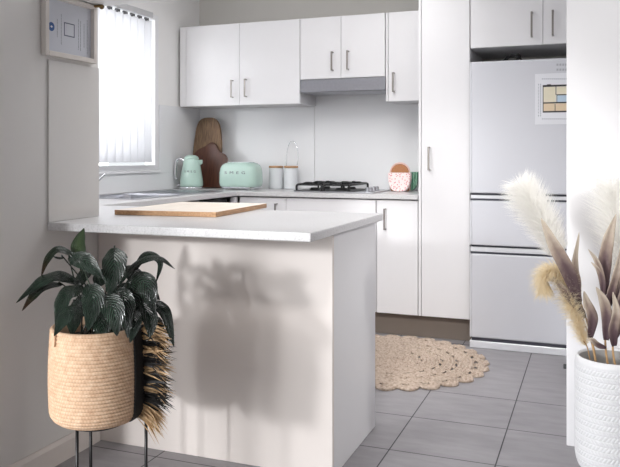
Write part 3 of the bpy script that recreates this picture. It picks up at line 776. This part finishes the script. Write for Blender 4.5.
# ------------------------------------------------------------------ chopping board on the bar
bm = bmesh.new()
cbp = [at_depth(116.5, 216, 1), ]
q = [Vector((-1.838, 2.535)), Vector((-1.39, 2.575)), Vector((-1.425, 3.135)), Vector((-1.86, 3.10))]
lo = [bm.verts.new((p.x, p.y, TOP + .0008)) for p in q]; hi = [bm.verts.new((p.x, p.y, TOP + .0215)) for p in q]
f = bm.faces.new(hi); bm.faces.new(lo[::-1])
for k in range(4): 
    s = bm.faces.new((lo[k], lo[(k + 1) % 4], hi[(k + 1) % 4], hi[k])); s.material_index = 1
tag(finish('chopping_board', bm, [M['board_top'], M['board_edge']], bevel=.002), 'pale wooden chopping board with reflection painted into its top and brown edges, lying on the breakfast bar', 'chopping board')

# ------------------------------------------------------------------ framed notice (left wall)
XF = LW + .024
a = at_x(46, 58, XF); b_ = at_x(97, 65, XF)
fy0, fy1, fz0, fz1 = a.y, min(b_.y, PY - .003), 1.507, 1.737
nf = thing('framed_notice', 'framed notice with navy badge hung high on left wall', 'framed notice', (LW, (fy0 + fy1) / 2, fz0)); no = (LW, (fy0 + fy1) / 2, fz0)
bm = bmesh.new(); fw_ = .018
box(bm, LW + .001, XF, fy0, fy0 + fw_, fz0, fz1); box(bm, LW + .001, XF, fy1 - fw_, fy1, fz0, fz1)
box(bm, LW + .001, XF, fy0 + fw_, fy1 - fw_, fz0, fz0 + fw_); box(bm, LW + .001, XF, fy0 + fw_, fy1 - fw_, fz1 - fw_, fz1)
bmesh.ops.translate(bm, verts=bm.verts, vec=-Vector(no)); finish('frame', bm, M['frame'], nf, bevel=.002)
B('sheet', LW + .002, LW + .008, fy0 + fw_, fy1 - fw_, fz0 + fw_, fz1 - fw_, M['notice_paper'], nf, bevel=0, off=no)
xs_ = LW + .0082
def on_sheet(x, y): p = at_x(x, y, xs_); return p.y, p.z
def srect(bm, y0, y1, z0, z1): box(bm, xs_, xs_ + .0006, y0, y1, z0, z1)
cyz = on_sheet(51.3, 26.5)
bm = bmesh.new(); n = 36
for (r, x_) in ((.0165, xs_),):
    ring0 = [bm.verts.new((x_ + .0007, cyz[0] + r * math.cos(2 * PI * k / n), cyz[1] + r * math.sin(2 * PI * k / n))) for k in range(n)]
    bm.faces.new(ring0)
bmesh.ops.translate(bm, verts=bm.verts, vec=-Vector(no)); bd_ = finish('badge', bm, M['navy'], nf)
bm = bmesh.new(); box(bm, xs_ + .0009, xs_ + .0012, cyz[0] - .007, cyz[0] + .007, cyz[1] - .001, cyz[1] + .001); box(bm, xs_ + .0009, xs_ + .0012, cyz[0] - .002, cyz[0] + .003, cyz[1] - .004, cyz[1] + .004)
bmesh.ops.translate(bm, verts=bm.verts, vec=-Vector(no)); finish('badge_mark', bm, M['paper'], bd_)
bm = bmesh.new(); c0 = on_sheet(64, 22); c1 = on_sheet(74.5, 39); t_ = .0035
y0, y1 = c0[0], c1[0]; z1_, z0_ = c0[1], c1[1] + .004
srect(bm, y0, y0 + t_, z0_, z1_); srect(bm, y1 - t_, y1, z0_, z1_); srect(bm, y0, y1, z0_, z0_ + t_); srect(bm, y0, y1, z1_ - t_, z1_)
bmesh.ops.translate(bm, verts=bm.verts, vec=-Vector(no)); finish('empty_square', bm, M['slate_ink'], nf)
bm = bmesh.new(); rnd = random.Random(3)
for (x, ya, yb) in ((57.3, 19, 37), (61.3, 14, 45), (78.5, 19, 50), (80.5, 21, 52), (84, 24, 48), (87.2, 20, 54)):
    p = on_sheet(x, ya); q_ = on_sheet(x, yb); z = p[1]
    while z > q_[1] + .003:
        L = rnd.uniform(.005, .013); srect(bm, p[0] - .0013, p[0] + .0013, max(q_[1], z - L), z); z -= L + .0022
bmesh.ops.translate(bm, verts=bm.verts, vec=-Vector(no)); finish('faint_print', bm, M['grey_ink'], nf)

# ------------------------------------------------------------------ white shelf above the notice with brass bracket
sh = thing('wall_shelf', 'white shelf with brass bracket above the framed notice, cut off by the top edge', 'shelf', (LW, 2.37, 1.745)); sho = (LW, 2.37, 1.745)
B('shelf_board', LW + .001, -1.40, 2.30, PY - .002, 1.741, 1.775, M['white_gloss'], sh, bevel=.002, off=sho)
bm = bmesh.new(); pts = catmull([(LW + .003, 2.405, 1.7402), (LW + .02, 2.41, 1.733), (LW + .045, 2.43, 1.738)], 6)
tube(bm, [p - Vector(sho) for p in pts], .006, 10)
bmesh.ops.create_uvsphere(bm, u_segments=16, v_segments=10, radius=.010, matrix=Matrix.Translation(Vector((LW + .038, 2.435, 1.734)) - Vector(sho)))
finish('bracket', bm, M['brass'], sh, smooth=True)

# ------------------------------------------------------------------ jute rug
def rug():
    n = 440; prof = []; R = .548; bm = bmesh.new(); NP = 28
    rows = 150; grid = []
    for i in range(rows + 1):
        t = i / rows; row = []
        for k in range(n):
            a_ = 2 * PI * k / n
            sc = abs(math.cos(a_ * NP / 2)) ** .6
            edge = R * (.90 + .10 * sc)
            inner = R * .70
            r = t * R * .93
            if t > .74: r = inner + (t - .74) / .26 * (edge - inner)
            # braids: ridges of rope running round, plus looped bands
            rid = abs(math.sin(r / .021 * PI))
            tw = .5 + .5 * math.sin(a_ * (40 + 160 * t) + (int(r / .021) % 2) * PI)
            h = .003 + .0105 * rid ** .8 + .003 * tw * rid
            if i == rows: h = .001
            row.append(bm.verts.new((r * math.cos(a_), r * math.sin(a_), h)))
        grid.append(row)
    def hole(i, k):
        t = i / rows; a_ = k / n
        def slot(t0, t1, cnt, frac, ph=0): return t0 < t < t1 and ((a_ * cnt + ph) % 1) < frac
        return slot(.33, .36, 14, .35) or slot(.54, .575, 20, .38, .4) or slot(.70, .74, 28, .42, .2) or slot(.86, .90, 28, .35, .33)
    for i in range(rows):
        if i == 0:
            pass
        for k in range(n):
            if not hole(i, k): bm.faces.new((grid[i][k], grid[i][(k + 1) % n], grid[i + 1][(k + 1) % n], grid[i + 1][k]))
    bmesh.ops.remove_doubles(bm, verts=bm.verts, dist=1e-5)
    # a rim skirt down to the floor
    o = finish('rug', bm, M['jute'], smooth=True, loc=(-1.07, 4.005, .0012))
    md = o.modifiers.new('thickness', 'SOLIDIFY'); md.thickness = .003; md.offset = -1
    return o
tag(rug(), 'round braided jute rug with scalloped edge on the tiles by the pantry', 'rug')

# ------------------------------------------------------------------ plant stand, basket, peace lily
PC = at_depth(97.5, 380, 2.31); PCX, PCY = PC.x, PC.y
PZ = .322
st = thing('plant_stand', 'black metal plant stand with thin straight legs carrying the woven basket', 'plant stand', (PCX, PCY, 0), YAW)
bm = bmesh.new(); rr = .085
tube(bm, [Vector((rr * math.cos(2 * PI * k / 48), rr * math.sin(2 * PI * k / 48), PZ - .007)) for k in range(48)], .005, 8, closed=True)
legs = ((-.045, -.06), (.142, .045), (-.048, .09))
for (x, y) in legs: tube(bm, [(0, 0, PZ - .008), (x, y, PZ - .008)], .0045, 6)
finish('ring', bm, M['black_metal'], st, smooth=True)
for (x, y) in legs:
    bm = bmesh.new(); tube(bm, [(x, y, PZ - .006), (x, y, .15), (x, y, .002)], .0052, 10)
    finish('leg', bm, M['black_metal'], st, smooth=True)

R0 = .146
bk = thing('basket', 'woven natural basket with black band and raffia fringe on the plant stand', 'basket', (PCX, PCY, PZ), YAW)
HB = .292
def brad(t):            # radius profile: rounded base, slight belly
    r = R0 * (.955 + .045 * math.sin(t * PI * .9 + .25))
    if t < .14: r *= .70 + .30 * math.sqrt(max(0, 1 - ((.14 - t) / .14) ** 2))
    return r
prof = []; rows = 27; per = 6
for i in range(rows * per + 1):
    t = i / (rows * per)
    r = brad(t) + .0034 * abs(math.sin(i / per * PI)) - .0017
    prof.append((r, t * HB))
bm = bmesh.new(); lathe(bm, prof, 128, cap0=True, cap1=False)
# lip and inside wall
n = 128; uvl = bm.loops.layers.uv.get('UVMap')
top = list(bm.verts)[-n:]
prev = top
for (dr, z) in ((-.004, HB + .002), (-.009, HB), (-.011, HB - .05), (-.012, HB - .075)):
    rg = [bm.verts.new((v.co.x * (1 + dr / R0), v.co.y * (1 + dr / R0), z)) for v in top]
    for k in range(n): bm.faces.new((prev[k], prev[(k + 1) % n], rg[(k + 1) % n], rg[k]))
    prev = rg
finish('woven_body', bm, M['basket'], bk, smooth=True)
bm = bmesh.new(); lathe(bm, [(R0 - .014, HB - .045), (R0 * .5, HB - .035), (.01, HB - .032)], 48, cap0=True); finish('soil', bm, M['soil'], bk, smooth=True)
# small stitched tab on the left of the rim
def on_basket(a_, t, out=0): 
    r = brad(t) + out; return Vector((r * math.cos(a_), r * math.sin(a_), t * HB))
bm = bmesh.new(); secs = []
for i in range(7):
    t = .86 + .14 * i / 6
    secs.append([on_basket(math.radians(-138), t, .002), on_basket(math.radians(-130), t, .002), on_basket(math.radians(-130), t, .008), on_basket(math.radians(-138), t, .008)])
loft(bm, secs); finish('tab', bm, M['basket'], bk, bevel=.001)
# black vertical band, facing right
BA = math.radians(-14)
bm = bmesh.new(); secs = []
for i in range(25):
    t = .03 + .975 * i / 24; hw = math.radians(13)
    arc = [BA + hw * (j / 4 - 1) for j in range(9)]
    secs.append([on_basket(a_, min(t, 1), .0008) + Vector((0, 0, (t - min(t, 1)) * HB)) for a_ in arc] + [on_basket(a_, min(t, 1), .0055) + Vector((0, 0, (t - min(t, 1)) * HB)) for a_ in reversed(arc)])
loft(bm, secs); finish('black_band', bm, M['black_band'], bk)
def strands(bands, seed):
    rnd = random.Random(seed); bm = bmesh.new()
    for (t0, t1, cnt, droop) in bands:
        for _ in range(cnt):
            t = rnd.uniform(t0, t1); a0 = math.radians(-3 + rnd.uniform(-7, 9))
            p = on_basket(a0, max(0, min(1, t)), .003); L = rnd.uniform(.06, .105)
            dirv = Vector((math.cos(math.radians(2)), math.sin(math.radians(2)), 0)); dirv += Vector((rnd.uniform(-.15, .15), rnd.uniform(-.6, .3), rnd.uniform(-.34, .30) - droop))
            dirv.normalize()
            mid = p + dirv * L * .55 + Vector((0, 0, rnd.uniform(-.004, .010))); end = p + dirv * L + Vector((0, 0, -rnd.uniform(0, .022)))
            wd_ = rnd.uniform(.0016, .0038); tw = Vector((rnd.uniform(-.4, .4), rnd.uniform(-1, 1), rnd.uniform(.4, 1))).normalized() * wd_
            vs = [bm.verts.new(p - tw), bm.verts.new(p + tw), bm.verts.new(mid + tw), bm.verts.new(mid - tw), bm.verts.new(end)]
            bm.faces.new(vs[:4]); bm.faces.new((vs[3], vs[2], vs[4]))
    return bm
o = finish('raffia_fringe', strands([(.86, 1.0, 80, -.05), (.70, .80, 40, .0), (.50, .60, 44, .0), (.30, .38, 26, .05), (.03, .2, 90, .8)], 5), M['raffia'], bk); o['kind'] = 'stuff'; o['label'] = 'natural straw-coloured raffia strands'
o = finish('black_fringe', strands([(.80, .86, 34, .0), (.60, .70, 64, .0), (.38, .50, 64, .0), (.18, .30, 60, .12), (.9, .95, 10, 0)], 6), M['black_raffia'], bk); o['kind'] = 'stuff'; o['label'] = 'black raffia strands'

def leaf_mesh(pts, width, nrm, fold=.25, wprof=None, n=9, cross=6, stem=None, curl=0, stem_r=.0022):
    """blade along pts (world, relative to parent) with a width profile, creased at the midrib."""
    bm = bmesh.new(); uvl = bm.loops.layers.uv.new('UVMap')
    c = catmull(pts, n); K = len(c); rows = []
    for i, p in enumerate(c):
        t = i / (K - 1); tg = (c[min(i + 1, K - 1)] - c[max(i - 1, 0)]).normalized()
        nn = (nrm - tg * nrm.dot(tg))
        if nn.length < .05: nn = Vector((0, 0, 1)) - tg * tg.z
        nn.normalize(); s = tg.cross(nn)
        w_ = width * (wprof(t) if wprof else (math.sin(PI * min(1, t ** .75)) ** .8 * (1 - .25 * t)))
        w_ = max(w_, .0008)
        row = []
        for j in range(cross + 1):
            u = j / cross * 2 - 1
            off = s * (u * w_ / 2) + nn * (abs(u) * fold * w_ / 2 - curl * u * u * w_ / 2 + .04 * w_ * math.sin(t * 19 + u * 2) * abs(u))
            row.append(bm.verts.new(p + off))
        rows.append(row)
    for i in range(K - 1):
        for j in range(cross):
            f = bm.faces.new((rows[i][j], rows[i][j + 1], rows[i + 1][j + 1], rows[i + 1][j]))
            for lp, (jj, ii) in zip(f.loops, ((j, i), (j + 1, i), (j + 1, i + 1), (j, i + 1))): lp[uvl].uv = (jj / cross, ii / (K - 1))
    if stem:
        tube(bm, catmull(stem, 6), stem_r, 6)
    return bm
LY = 2.31
lily = thing('peace_lily', 'peace lily with glossy dark leaves growing in the woven basket', 'plant', (PCX, PCY, PZ + HB - .04))
lo_ = Vector(lily.location)
root0 = Vector((PCX, PCY, PZ + HB - .05))
CAMN = -FW
# px points (x, y, depth offset), width px, material, facing
LV = [
 ([(81, 262, .03), (78, 246, .03), (84, 228, .05)], 17, 'lily_light', (.0, 0, .2)),
 ([(76, 256, .0), (58, 249, -.02), (47, 260, -.05), (41, 277, -.06)], 10, 'lily_brown', (0, 0, .9)),
 ([(80, 283, .0), (60, 276, -.04), (40, 282, -.09), (16, 303, -.12)], 17, 'lily', (0, 0, .9)),
 ([(62, 284, -.02), (45, 286, -.06), (32, 297, -.11), (22, 311, -.13)], 12, 'lily_brown', (0, 0, .8)),
 ([(69, 257, -.02), (85, 261, -.06), (103, 279, -.10)], 20, 'lily', (.1, 0, .5)),
 ([(114, 248, .0), (114, 266, -.05), (109, 296, -.09)], 27, 'lily', (.1, 0, .35)),
 ([(82, 286, -.03), (64, 297, -.09), (56, 331, -.14)], 21, 'lily', (-.3, 0, .3)),
 ([(87, 285, -.04), (93, 300, -.10), (88, 331, -.15)], 25, 'lily', (.1, 0, .3)),
 ([(88, 309, -.08), (68, 314, -.14), (54, 336, -.18)], 19, 'lily', (-.1, 0, .6)),
 ([(99, 297, -.06), (113, 308, -.13), (117, 336, -.17)], 25, 'lily', (.1, 0, .4)),
 ([(115, 288, -.03), (126, 303, -.09), (128, 338, -.13)], 20, 'lily', (.3, 0, .3)),
 ([(127, 284, .0), (145, 284, -.03), (154, 312, -.06)], 27, 'lily', (.4, 0, .4)),
 ([(118, 286, .02), (136, 264, .0), (158, 258, .0), (175, 269, .0)], 9, 'lily', (0, 0, .9)),
 ([(133, 272, .02), (146, 255, .02), (160, 262, .02), (156, 283, .0)], 9, 'lily', (.2, 0, .5)),
 ([(150, 302, .0), (165, 312, -.02), (174, 347, -.03)], 14, 'lily', (.4, 0, .5)),
 ([(132, 309, -.05), (135, 322, -.10), (130, 343, -.14)], 15, 'lily', (.2, 0, .3)),
 ([(120, 268, .05), (136, 276, .03), (150, 300, .02)], 18, 'lily', (.3, 0, .6)),
 ([(140, 300, -.02), (150, 318, -.06), (150, 338, -.08)], 18, 'lily', (.3, 0, .3)),
 ([(96, 286, .04), (104, 276, .05), (122, 284, .05)], 18, 'lily', (.2, 0, .5)),
 ([(75, 300, .0), (74, 318, -.06), (72, 336, -.10)], 20, 'lily', (-.2, 0, .2)),
 ([(100, 305, .0), (102, 322, -.07), (101, 342, -.10)], 24, 'lily', (0, 0, .2)),
 ([(142, 318, .02), (156, 322, .0), (164, 332, .0)], 14, 'lily', (.2, 0, .6)),
 ([(76, 288, .05), (86, 272, .08), (98, 268, .10)], 15, 'lily', (0, 0, .6)),
 ([(118, 262, .02), (122, 255, .0), (128, 258, -.01)], 7, 'lily', (0, 0, .6)),
 ([(64, 258, -.04), (58, 258, -.05), (52, 256, -.06)], 3, 'lily', (0, 0, .6)),
 ([(112, 292, .06), (132, 296, .05), (140, 318, .04)], 26, 'lily', (.2, 0, .3)),
 ([(92, 300, .06), (82, 306, .04), (76, 322, .02)], 26, 'lily', (-.2, 0, .3)),
 ([(124, 310, .0), (118, 322, -.04), (112, 338, -.06)], 24, 'lily', (0, 0, .3)),
 ([(140, 296, .06), (150, 292, .06), (160, 300, .06)], 14, 'lily', (.2, 0, .6)),
]
wl = lambda t: math.sin(PI * min(1, (t * .96 + .03) ** .78)) ** .85
for k, (pp, wpx, mt, nh) in enumerate(LV):
    pts = [at_depth(x, y, LY + dd) - lo_ for x, y, dd in pp]
    nrm = (CAMN + RT * nh[0] + Vector((0, 0, nh[2] * 1.2))).normalized()
    r = Vector((math.cos(k * 2.4), math.sin(k * 2.4), 0)) * (.02 + .045 * ((k * 7) % 5) / 5)
    rt = root0 + r - lo_; b0 = pts[0]
    stem = [rt, rt.lerp(b0, .5) + Vector((0, 0, .035)) - (b0 - rt) * .12, b0, pts[0].lerp(pts[1], .25)]
    o = finish('leaf', leaf_mesh(pts, wpx * .9 * LY / F_PX, nrm, .38, wl, 10, 8, stem, .45), M[mt], lily, smooth=True)
    if mt == 'lily_brown': o['label'] = 'leaf with a browned tip'
    if mt == 'lily_light': o['label'] = 'lighter green upright leaf'

# ------------------------------------------------------------------ vase with dried stems
VD = 2.665
vp = at_depth(612.5, 352, VD); VX, VY = vp.x, vp.y
VH = EYE - (357 - HY) * VD / F_PX; VR = .1275
def vase():
    bm = bmesh.new(); n = 420; m_ = 230; rings = []
    def rad(t):
        if t < .2: return VR * (.70 + .30 * math.sqrt(max(0, 1 - ((.2 - t) / .2) ** 2)))
        if t > .955: return VR * (1 - .05 * ((t - .955) / .045) ** 2)
        return VR
    rowh = .0185; cols = 60
    for i in range(m_ + 1):
        t = i / m_; z = t * VH; row = int(z / rowh); fr_ = (z / rowh) % 1
        ring = []
        for k in range(n):
            u = k / n * cols
            s = (u + (fr_ if row % 2 else -fr_) * .95) % 1
            h = min(1, math.sin(PI * s) * 2.0) * min(1, math.sin(PI * fr_) * 3.0)
            if t < .04 or t > .94: h = .5
            r = rad(t) + .0036 * (h - .5)
            ring.append(bm.verts.new((r * math.cos(2 * PI * k / n), r * math.sin(2 * PI * k / n), z)))
        rings.append(ring)
    for a_, b2 in zip(rings, rings[1:]):
        for k in range(n): bm.faces.new((a_[k], a_[(k + 1) % n], b2[(k + 1) % n], b2[k]))
    bm.faces.new(rings[0][::-1])
    top = rings[-1]; prev = top
    for (f_, z) in ((.985, VH + .003), (.96, VH + .002), (.945, VH - .006)):
        rg = [bm.verts.new((v.co.x * f_, v.co.y * f_, z)) for v in top]
        for k in range(n): bm.faces.new((prev[k], prev[(k + 1) % n], rg[(k + 1) % n], rg[k]))
        prev = rg
    return bm
va = thing('vase', 'tall white ceramic vase with herringbone relief by the right wall', 'vase', (VX, VY, .001))
o = finish('body', vase(), M['vase'], va, smooth=True)
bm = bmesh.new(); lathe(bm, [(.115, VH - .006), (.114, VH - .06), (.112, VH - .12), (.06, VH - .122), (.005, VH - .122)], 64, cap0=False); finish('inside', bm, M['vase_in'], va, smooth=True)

def plume(axis_pts, rad_fn, cnt, length, seed, m_, droop=.3, forward=.8, wd_=.0011):
    rnd = random.Random(seed); bm = bmesh.new(); c = catmull(axis_pts, 10); K = len(c)
    for _ in range(cnt):
        f_ = rnd.random(); i = min(K - 2, int(f_ * (K - 1))); tl = f_ * (K - 1) - i
        p = c[i].lerp(c[i + 1], tl); tg = (c[i + 1] - c[i]).normalized()
        v = Vector((rnd.gauss(0, 1), rnd.gauss(0, 1), rnd.gauss(0, 1))); v = (v - tg * v.dot(tg)).normalized()
        L = length * rad_fn(f_) * rnd.uniform(.55, 1.1)
        d_ = (v * 1.0 + tg * forward).normalized()
        m1 = p + d_ * L * .5; e1 = p + d_ * L + Vector((0, 0, -droop * L * rnd.uniform(.2, 1)))
        s = d_.cross(Vector((rnd.gauss(0, 1), rnd.gauss(0, 1), rnd.gauss(0, 1)))).normalized() * wd_
        vs = [bm.verts.new(p - s), bm.verts.new(p + s), bm.verts.new(m1 + s), bm.verts.new(m1 - s), bm.verts.new(e1)]
        bm.faces.new(vs[:4]); bm.faces.new((vs[3], vs[2], vs[4]))
    tube(bm, c, .0018, 6, .0008)
    return bm
vbase = Vector((VX, VY, VH - .115))
def P3(x, y, dd): return at_depth(x, y, VD + dd)
def stem_curve(start, pts): return catmull([start] + pts, 8)
# tall white plume leaning over the fridge
def pampas(label, base_off, path, axis, rf, cnt, ln_, m_, seed, droop, fwd, wd_=.0011):
    t = thing('pampas_stem', label, 'dried flower', (VX, VY, VH - .115)); to = Vector(t.location)
    bm = bmesh.new(); tube(bm, [p - to for p in stem_curve(vbase + Vector(base_off), path)], .0026, 8, .0018); finish('stem', bm, M['stem'], t, smooth=True)
    o = finish('plume', plume([p - to for p in axis], rf, cnt, ln_, seed, m_, droop, fwd, wd_), m_, t)
    o['kind'] = 'stuff'
    return t
pampas('white fluffy pampas plume leaning left in front of the fridge', (-.05, -.02, 0), [P3(592, 345, 0), P3(575, 300, -.01), P3(561, 258, -.02)],
       [P3(561, 258, -.02), P3(548, 232, -.02), P3(534, 208, -.02), P3(521, 187, -.02)], lambda f: .45 + .75 * math.sin(PI * min(1, f * .75 + .12)) , 6500, .106, M['pampas_white'], 11, .1, .9, .0006)
pampas('tan pampas plume curling over beside the right wall edge', (-.06, .01, 0), [P3(588, 350, -.03), P3(583, 340, -.04)],
       [P3(586, 346, -.03), P3(578, 322, -.04), P3(570, 300, -.05), P3(566, 283, -.05), P3(556, 272, -.06), P3(545, 276, -.06), P3(544, 290, -.06)],
       lambda f: .5 + .45 * math.sin(PI * f), 5500, .095, M['pampas_tan'], 12, .5, .9, .0005)
pampas('white fluffy pampas plume standing against the right wall, cut by the photo edge', (.03, .03, 0), [P3(622, 340, .01), P3(624, 290, .02)],
       [P3(624, 290, .02), P3(622, 255, .03), P3(616, 220, .03), P3(611, 188, .03)], lambda f: .5 + .7 * math.sin(PI * min(1, f * .75 + .12)), 6000, .13, M['pampas_white'], 13, .1, .9, .0006)

wv = lambda t: max(.02, (math.sin(PI * min(1, (t * .93 + .07) ** .85)) ** .75))
def leaf_stem(label, base_off, path, leaves):
    t = thing('dried_leaf_stem', label, 'dried flower', (VX, VY, VH - .115)); to = Vector(t.location)
    bm = bmesh.new(); tube(bm, [p - to for p in stem_curve(vbase + Vector(base_off), path)], .0042, 8, .0028); finish('stem', bm, M['stem'], t, smooth=True)
    for pp, wpx, sx in leaves:
        pts = [P3(x, y, dd) - to for x, y, dd in pp]
        nrm = (CAMN + RT * sx + Vector((0, 0, .15))).normalized()
        o = finish('leaf', leaf_mesh(pts, wpx * .9 * VD / F_PX, nrm, .45, wv, 8, 6, None, .15), M['dried_leaf'], t, smooth=True)
        md = o.modifiers.new('thickness', 'SOLIDIFY'); md.thickness = .0012
leaf_stem('dried mauve leaf stem leaning left, leaves crossing the fridge edge', (-.045, -.03, 0), [P3(594, 350, -.03), P3(588, 325, -.03), P3(580, 300, -.03)],
   [([(579, 302, -.06), (567, 270, -.11), (553, 244, -.13), (541, 218, -.14)], 15, -.2), ([(579, 305, -.05), (576, 282, -.07), (574, 262, -.08), (579, 232, -.08)], 11, .5),
    ([(580, 312, -.04), (570, 298, -.06), (559, 284, -.07), (553, 276, -.08)], 9, -.3), ([(590, 338, -.04), (592, 318, -.06), (587, 304, -.06), (584, 291, -.06)], 12, .1),
    ([(585, 318, -.03), (579, 308, -.04), (570, 303, -.05)], 7, -.2)])
leaf_stem('dried mauve leaf stem in the middle of the vase with tall upright leaves', (0, -.035, 0), [P3(606, 352, -.04), P3(605, 320, -.04), P3(604, 290, -.04)],
   [([(604, 294, -.04), (604, 262, -.05), (608, 238, -.05), (616, 214, -.06)], 15, .1), ([(604, 300, -.05), (602, 280, -.06), (597, 262, -.07), (588, 249, -.08)], 7, -.3),
    ([(604, 290, -.05), (600, 275, -.06), (597, 268, -.07), (591, 262, -.07)], 5, -.3), ([(606, 340, -.06), (607, 318, -.07), (603, 300, -.08), (596, 287, -.09)], 12, -.2),
    ([(606, 312, -.05), (611, 292, -.07), (617, 270, -.08), (623, 240, -.09)], 12, .3), ([(606, 348, -.05), (598, 345, -.06), (592, 340, -.07), (586, 340, -.07)], 6, -.1)])
leaf_stem('dried mauve leaf stem at the right of the vase, leaves spreading past the edge', (.03, -.035, 0), [P3(613, 352, -.04), P3(616, 325, -.04), P3(620, 300, -.04)],
   [([(614, 346, -.05), (613, 330, -.07), (616, 312, -.08), (613, 292, -.08)], 12, .1), ([(618, 318, -.05), (622, 300, -.07), (626, 280, -.08), (630, 255, -.08)], 13, .2),
    ([(620, 306, -.05), (616, 290, -.04), (618, 272, -.04), (622, 258, -.03)], 11, 0), ([(614, 340, -.05), (620, 325, -.07), (626, 318, -.08)], 9, .2)])

# ------------------------------------------------------------------ small stop on the wall end
p = at_x(562.5, 364, RW + .02)
bm = bmesh.new(); lathe(bm, [(.010, 0), (.010, .010), (.008, .013)], 20)
tag(finish('mounted_door_stop', bm, M['lead'], smooth=False, loc=(RW - .0005, 3.13, .298), rot=(0, -PI / 2, 0)), 'small black round stop on the wall end beside the fridge', 'door stop')

# ------------------------------------------------------------------ light
W = bpy.data.worlds.new('World'); bpy.context.scene.world = W; W.use_nodes = True
bg = W.node_tree.nodes['Background']; bg.inputs[0].default_value = (.93, .97, 1, 1); bg.inputs[1].default_value = .8
def sun(name, az, el, strength, ang, col=(.975, .985, 1)):
    l = bpy.data.lights.new(name, 'SUN'); l.energy = strength; l.angle = math.radians(ang); l.color = col
    o = bpy.data.objects.new(name, l); C.objects.link(o)
    dv = Vector((math.sin(math.radians(az)) * math.cos(math.radians(el)), math.cos(math.radians(az)) * math.cos(math.radians(el)), -math.sin(math.radians(el))))
    o.rotation_euler = dv.to_track_quat('-Z', 'Y').to_euler(); return o
sun('door_daylight', 7, 11, 1.2, 3.5); sun('door_daylight', 18, 11, .5, 8); sun('door_daylight', 33, 11, 1.08, 5)
def area(name, loc, dv, sx, sy, power, col=(1, 1, 1), spread=180):
    l = bpy.data.lights.new(name, 'AREA'); l.shape = 'RECTANGLE'; l.size = sx; l.size_y = sy; l.energy = power; l.color = col; l.spread = math.radians(spread)
    o = bpy.data.objects.new(name, l); C.objects.link(o); o.location = loc; o.rotation_euler = Vector(dv).to_track_quat('-Z', 'Z' if abs(dv[2]) < .9 else 'Y').to_euler(); return o
def spot(name, loc, target, power, size, blend=.7, radius=.15, col=(1, .985, .97)):
    l = bpy.data.lights.new(name, 'SPOT'); l.energy = power; l.spot_size = math.radians(size); l.spot_blend = blend; l.shadow_soft_size = radius; l.color = col
    o = bpy.data.objects.new(name, l); C.objects.link(o); o.location = loc; o.rotation_euler = (Vector(target) - Vector(loc)).to_track_quat('-Z', 'Y').to_euler(); return o
area('kitchen_window_daylight', (WW - .25, (wy0 + wy1) / 2, 1.6), (1, 0, 0), 1.9, 1.3, 15, (.97, .985, 1))
area('door_sky_daylight', (-3.2, -2.0, 1.15), (.62, .8, -.03), 2.8, 2.0, 62, (.98, .99, 1))
area('rear_fill', (1.4, -3.5, 1.2), (-.1, 1, -.03), 2.4, 1.7, 18, (1, .975, .955))  # added soft fill from behind the camera, no window stands there
spot('fill_spot', (-.6, .7, 2.33), (-1.3, 4.53, .2), 142, 38); spot('fill_spot', (-.35, .9, 2.33), (-.7, 4.53, .4), 78, 36)  # added spots to brighten the kitchen fronts and fridge, no fittings known
spot('fill_spot', (.6, 1.3, 2.33), (.35, 3.08, 1.45), 62, 75, 1); spot('fill_spot', (1.7, 2.1, 2.33), (-.86, 2.8, .35), 100, 34, 1)  # added spots to brighten the right wall and the bar's end panel
area('kitchen_fill', (-1.6, 3.45, H0 - .03), (-.2, .15, -1), 1.6, .9, 26, (1, .99, .985))  # added overhead fill to lift the kitchen ambient, no lamp known

# ------------------------------------------------------------------ camera and view
cam = bpy.data.cameras.new('camera'); co = bpy.data.objects.new('camera', cam); C.objects.link(co)
cam.sensor_width = 36; cam.lens = F_PX / 620 * 36; cam.shift_y = -(233.5 - HY) / 620; cam.clip_start = .02
co.location = (0, 0, EYE); co.rotation_euler = (PI / 2, 0, YAW)
S = bpy.context.scene; S.camera = co
S.view_settings.view_transform = 'Standard'; S.view_settings.look = 'None'; S.view_settings.gamma = 1; S.view_settings.use_curve_mapping = False
S.view_settings.exposure = .31
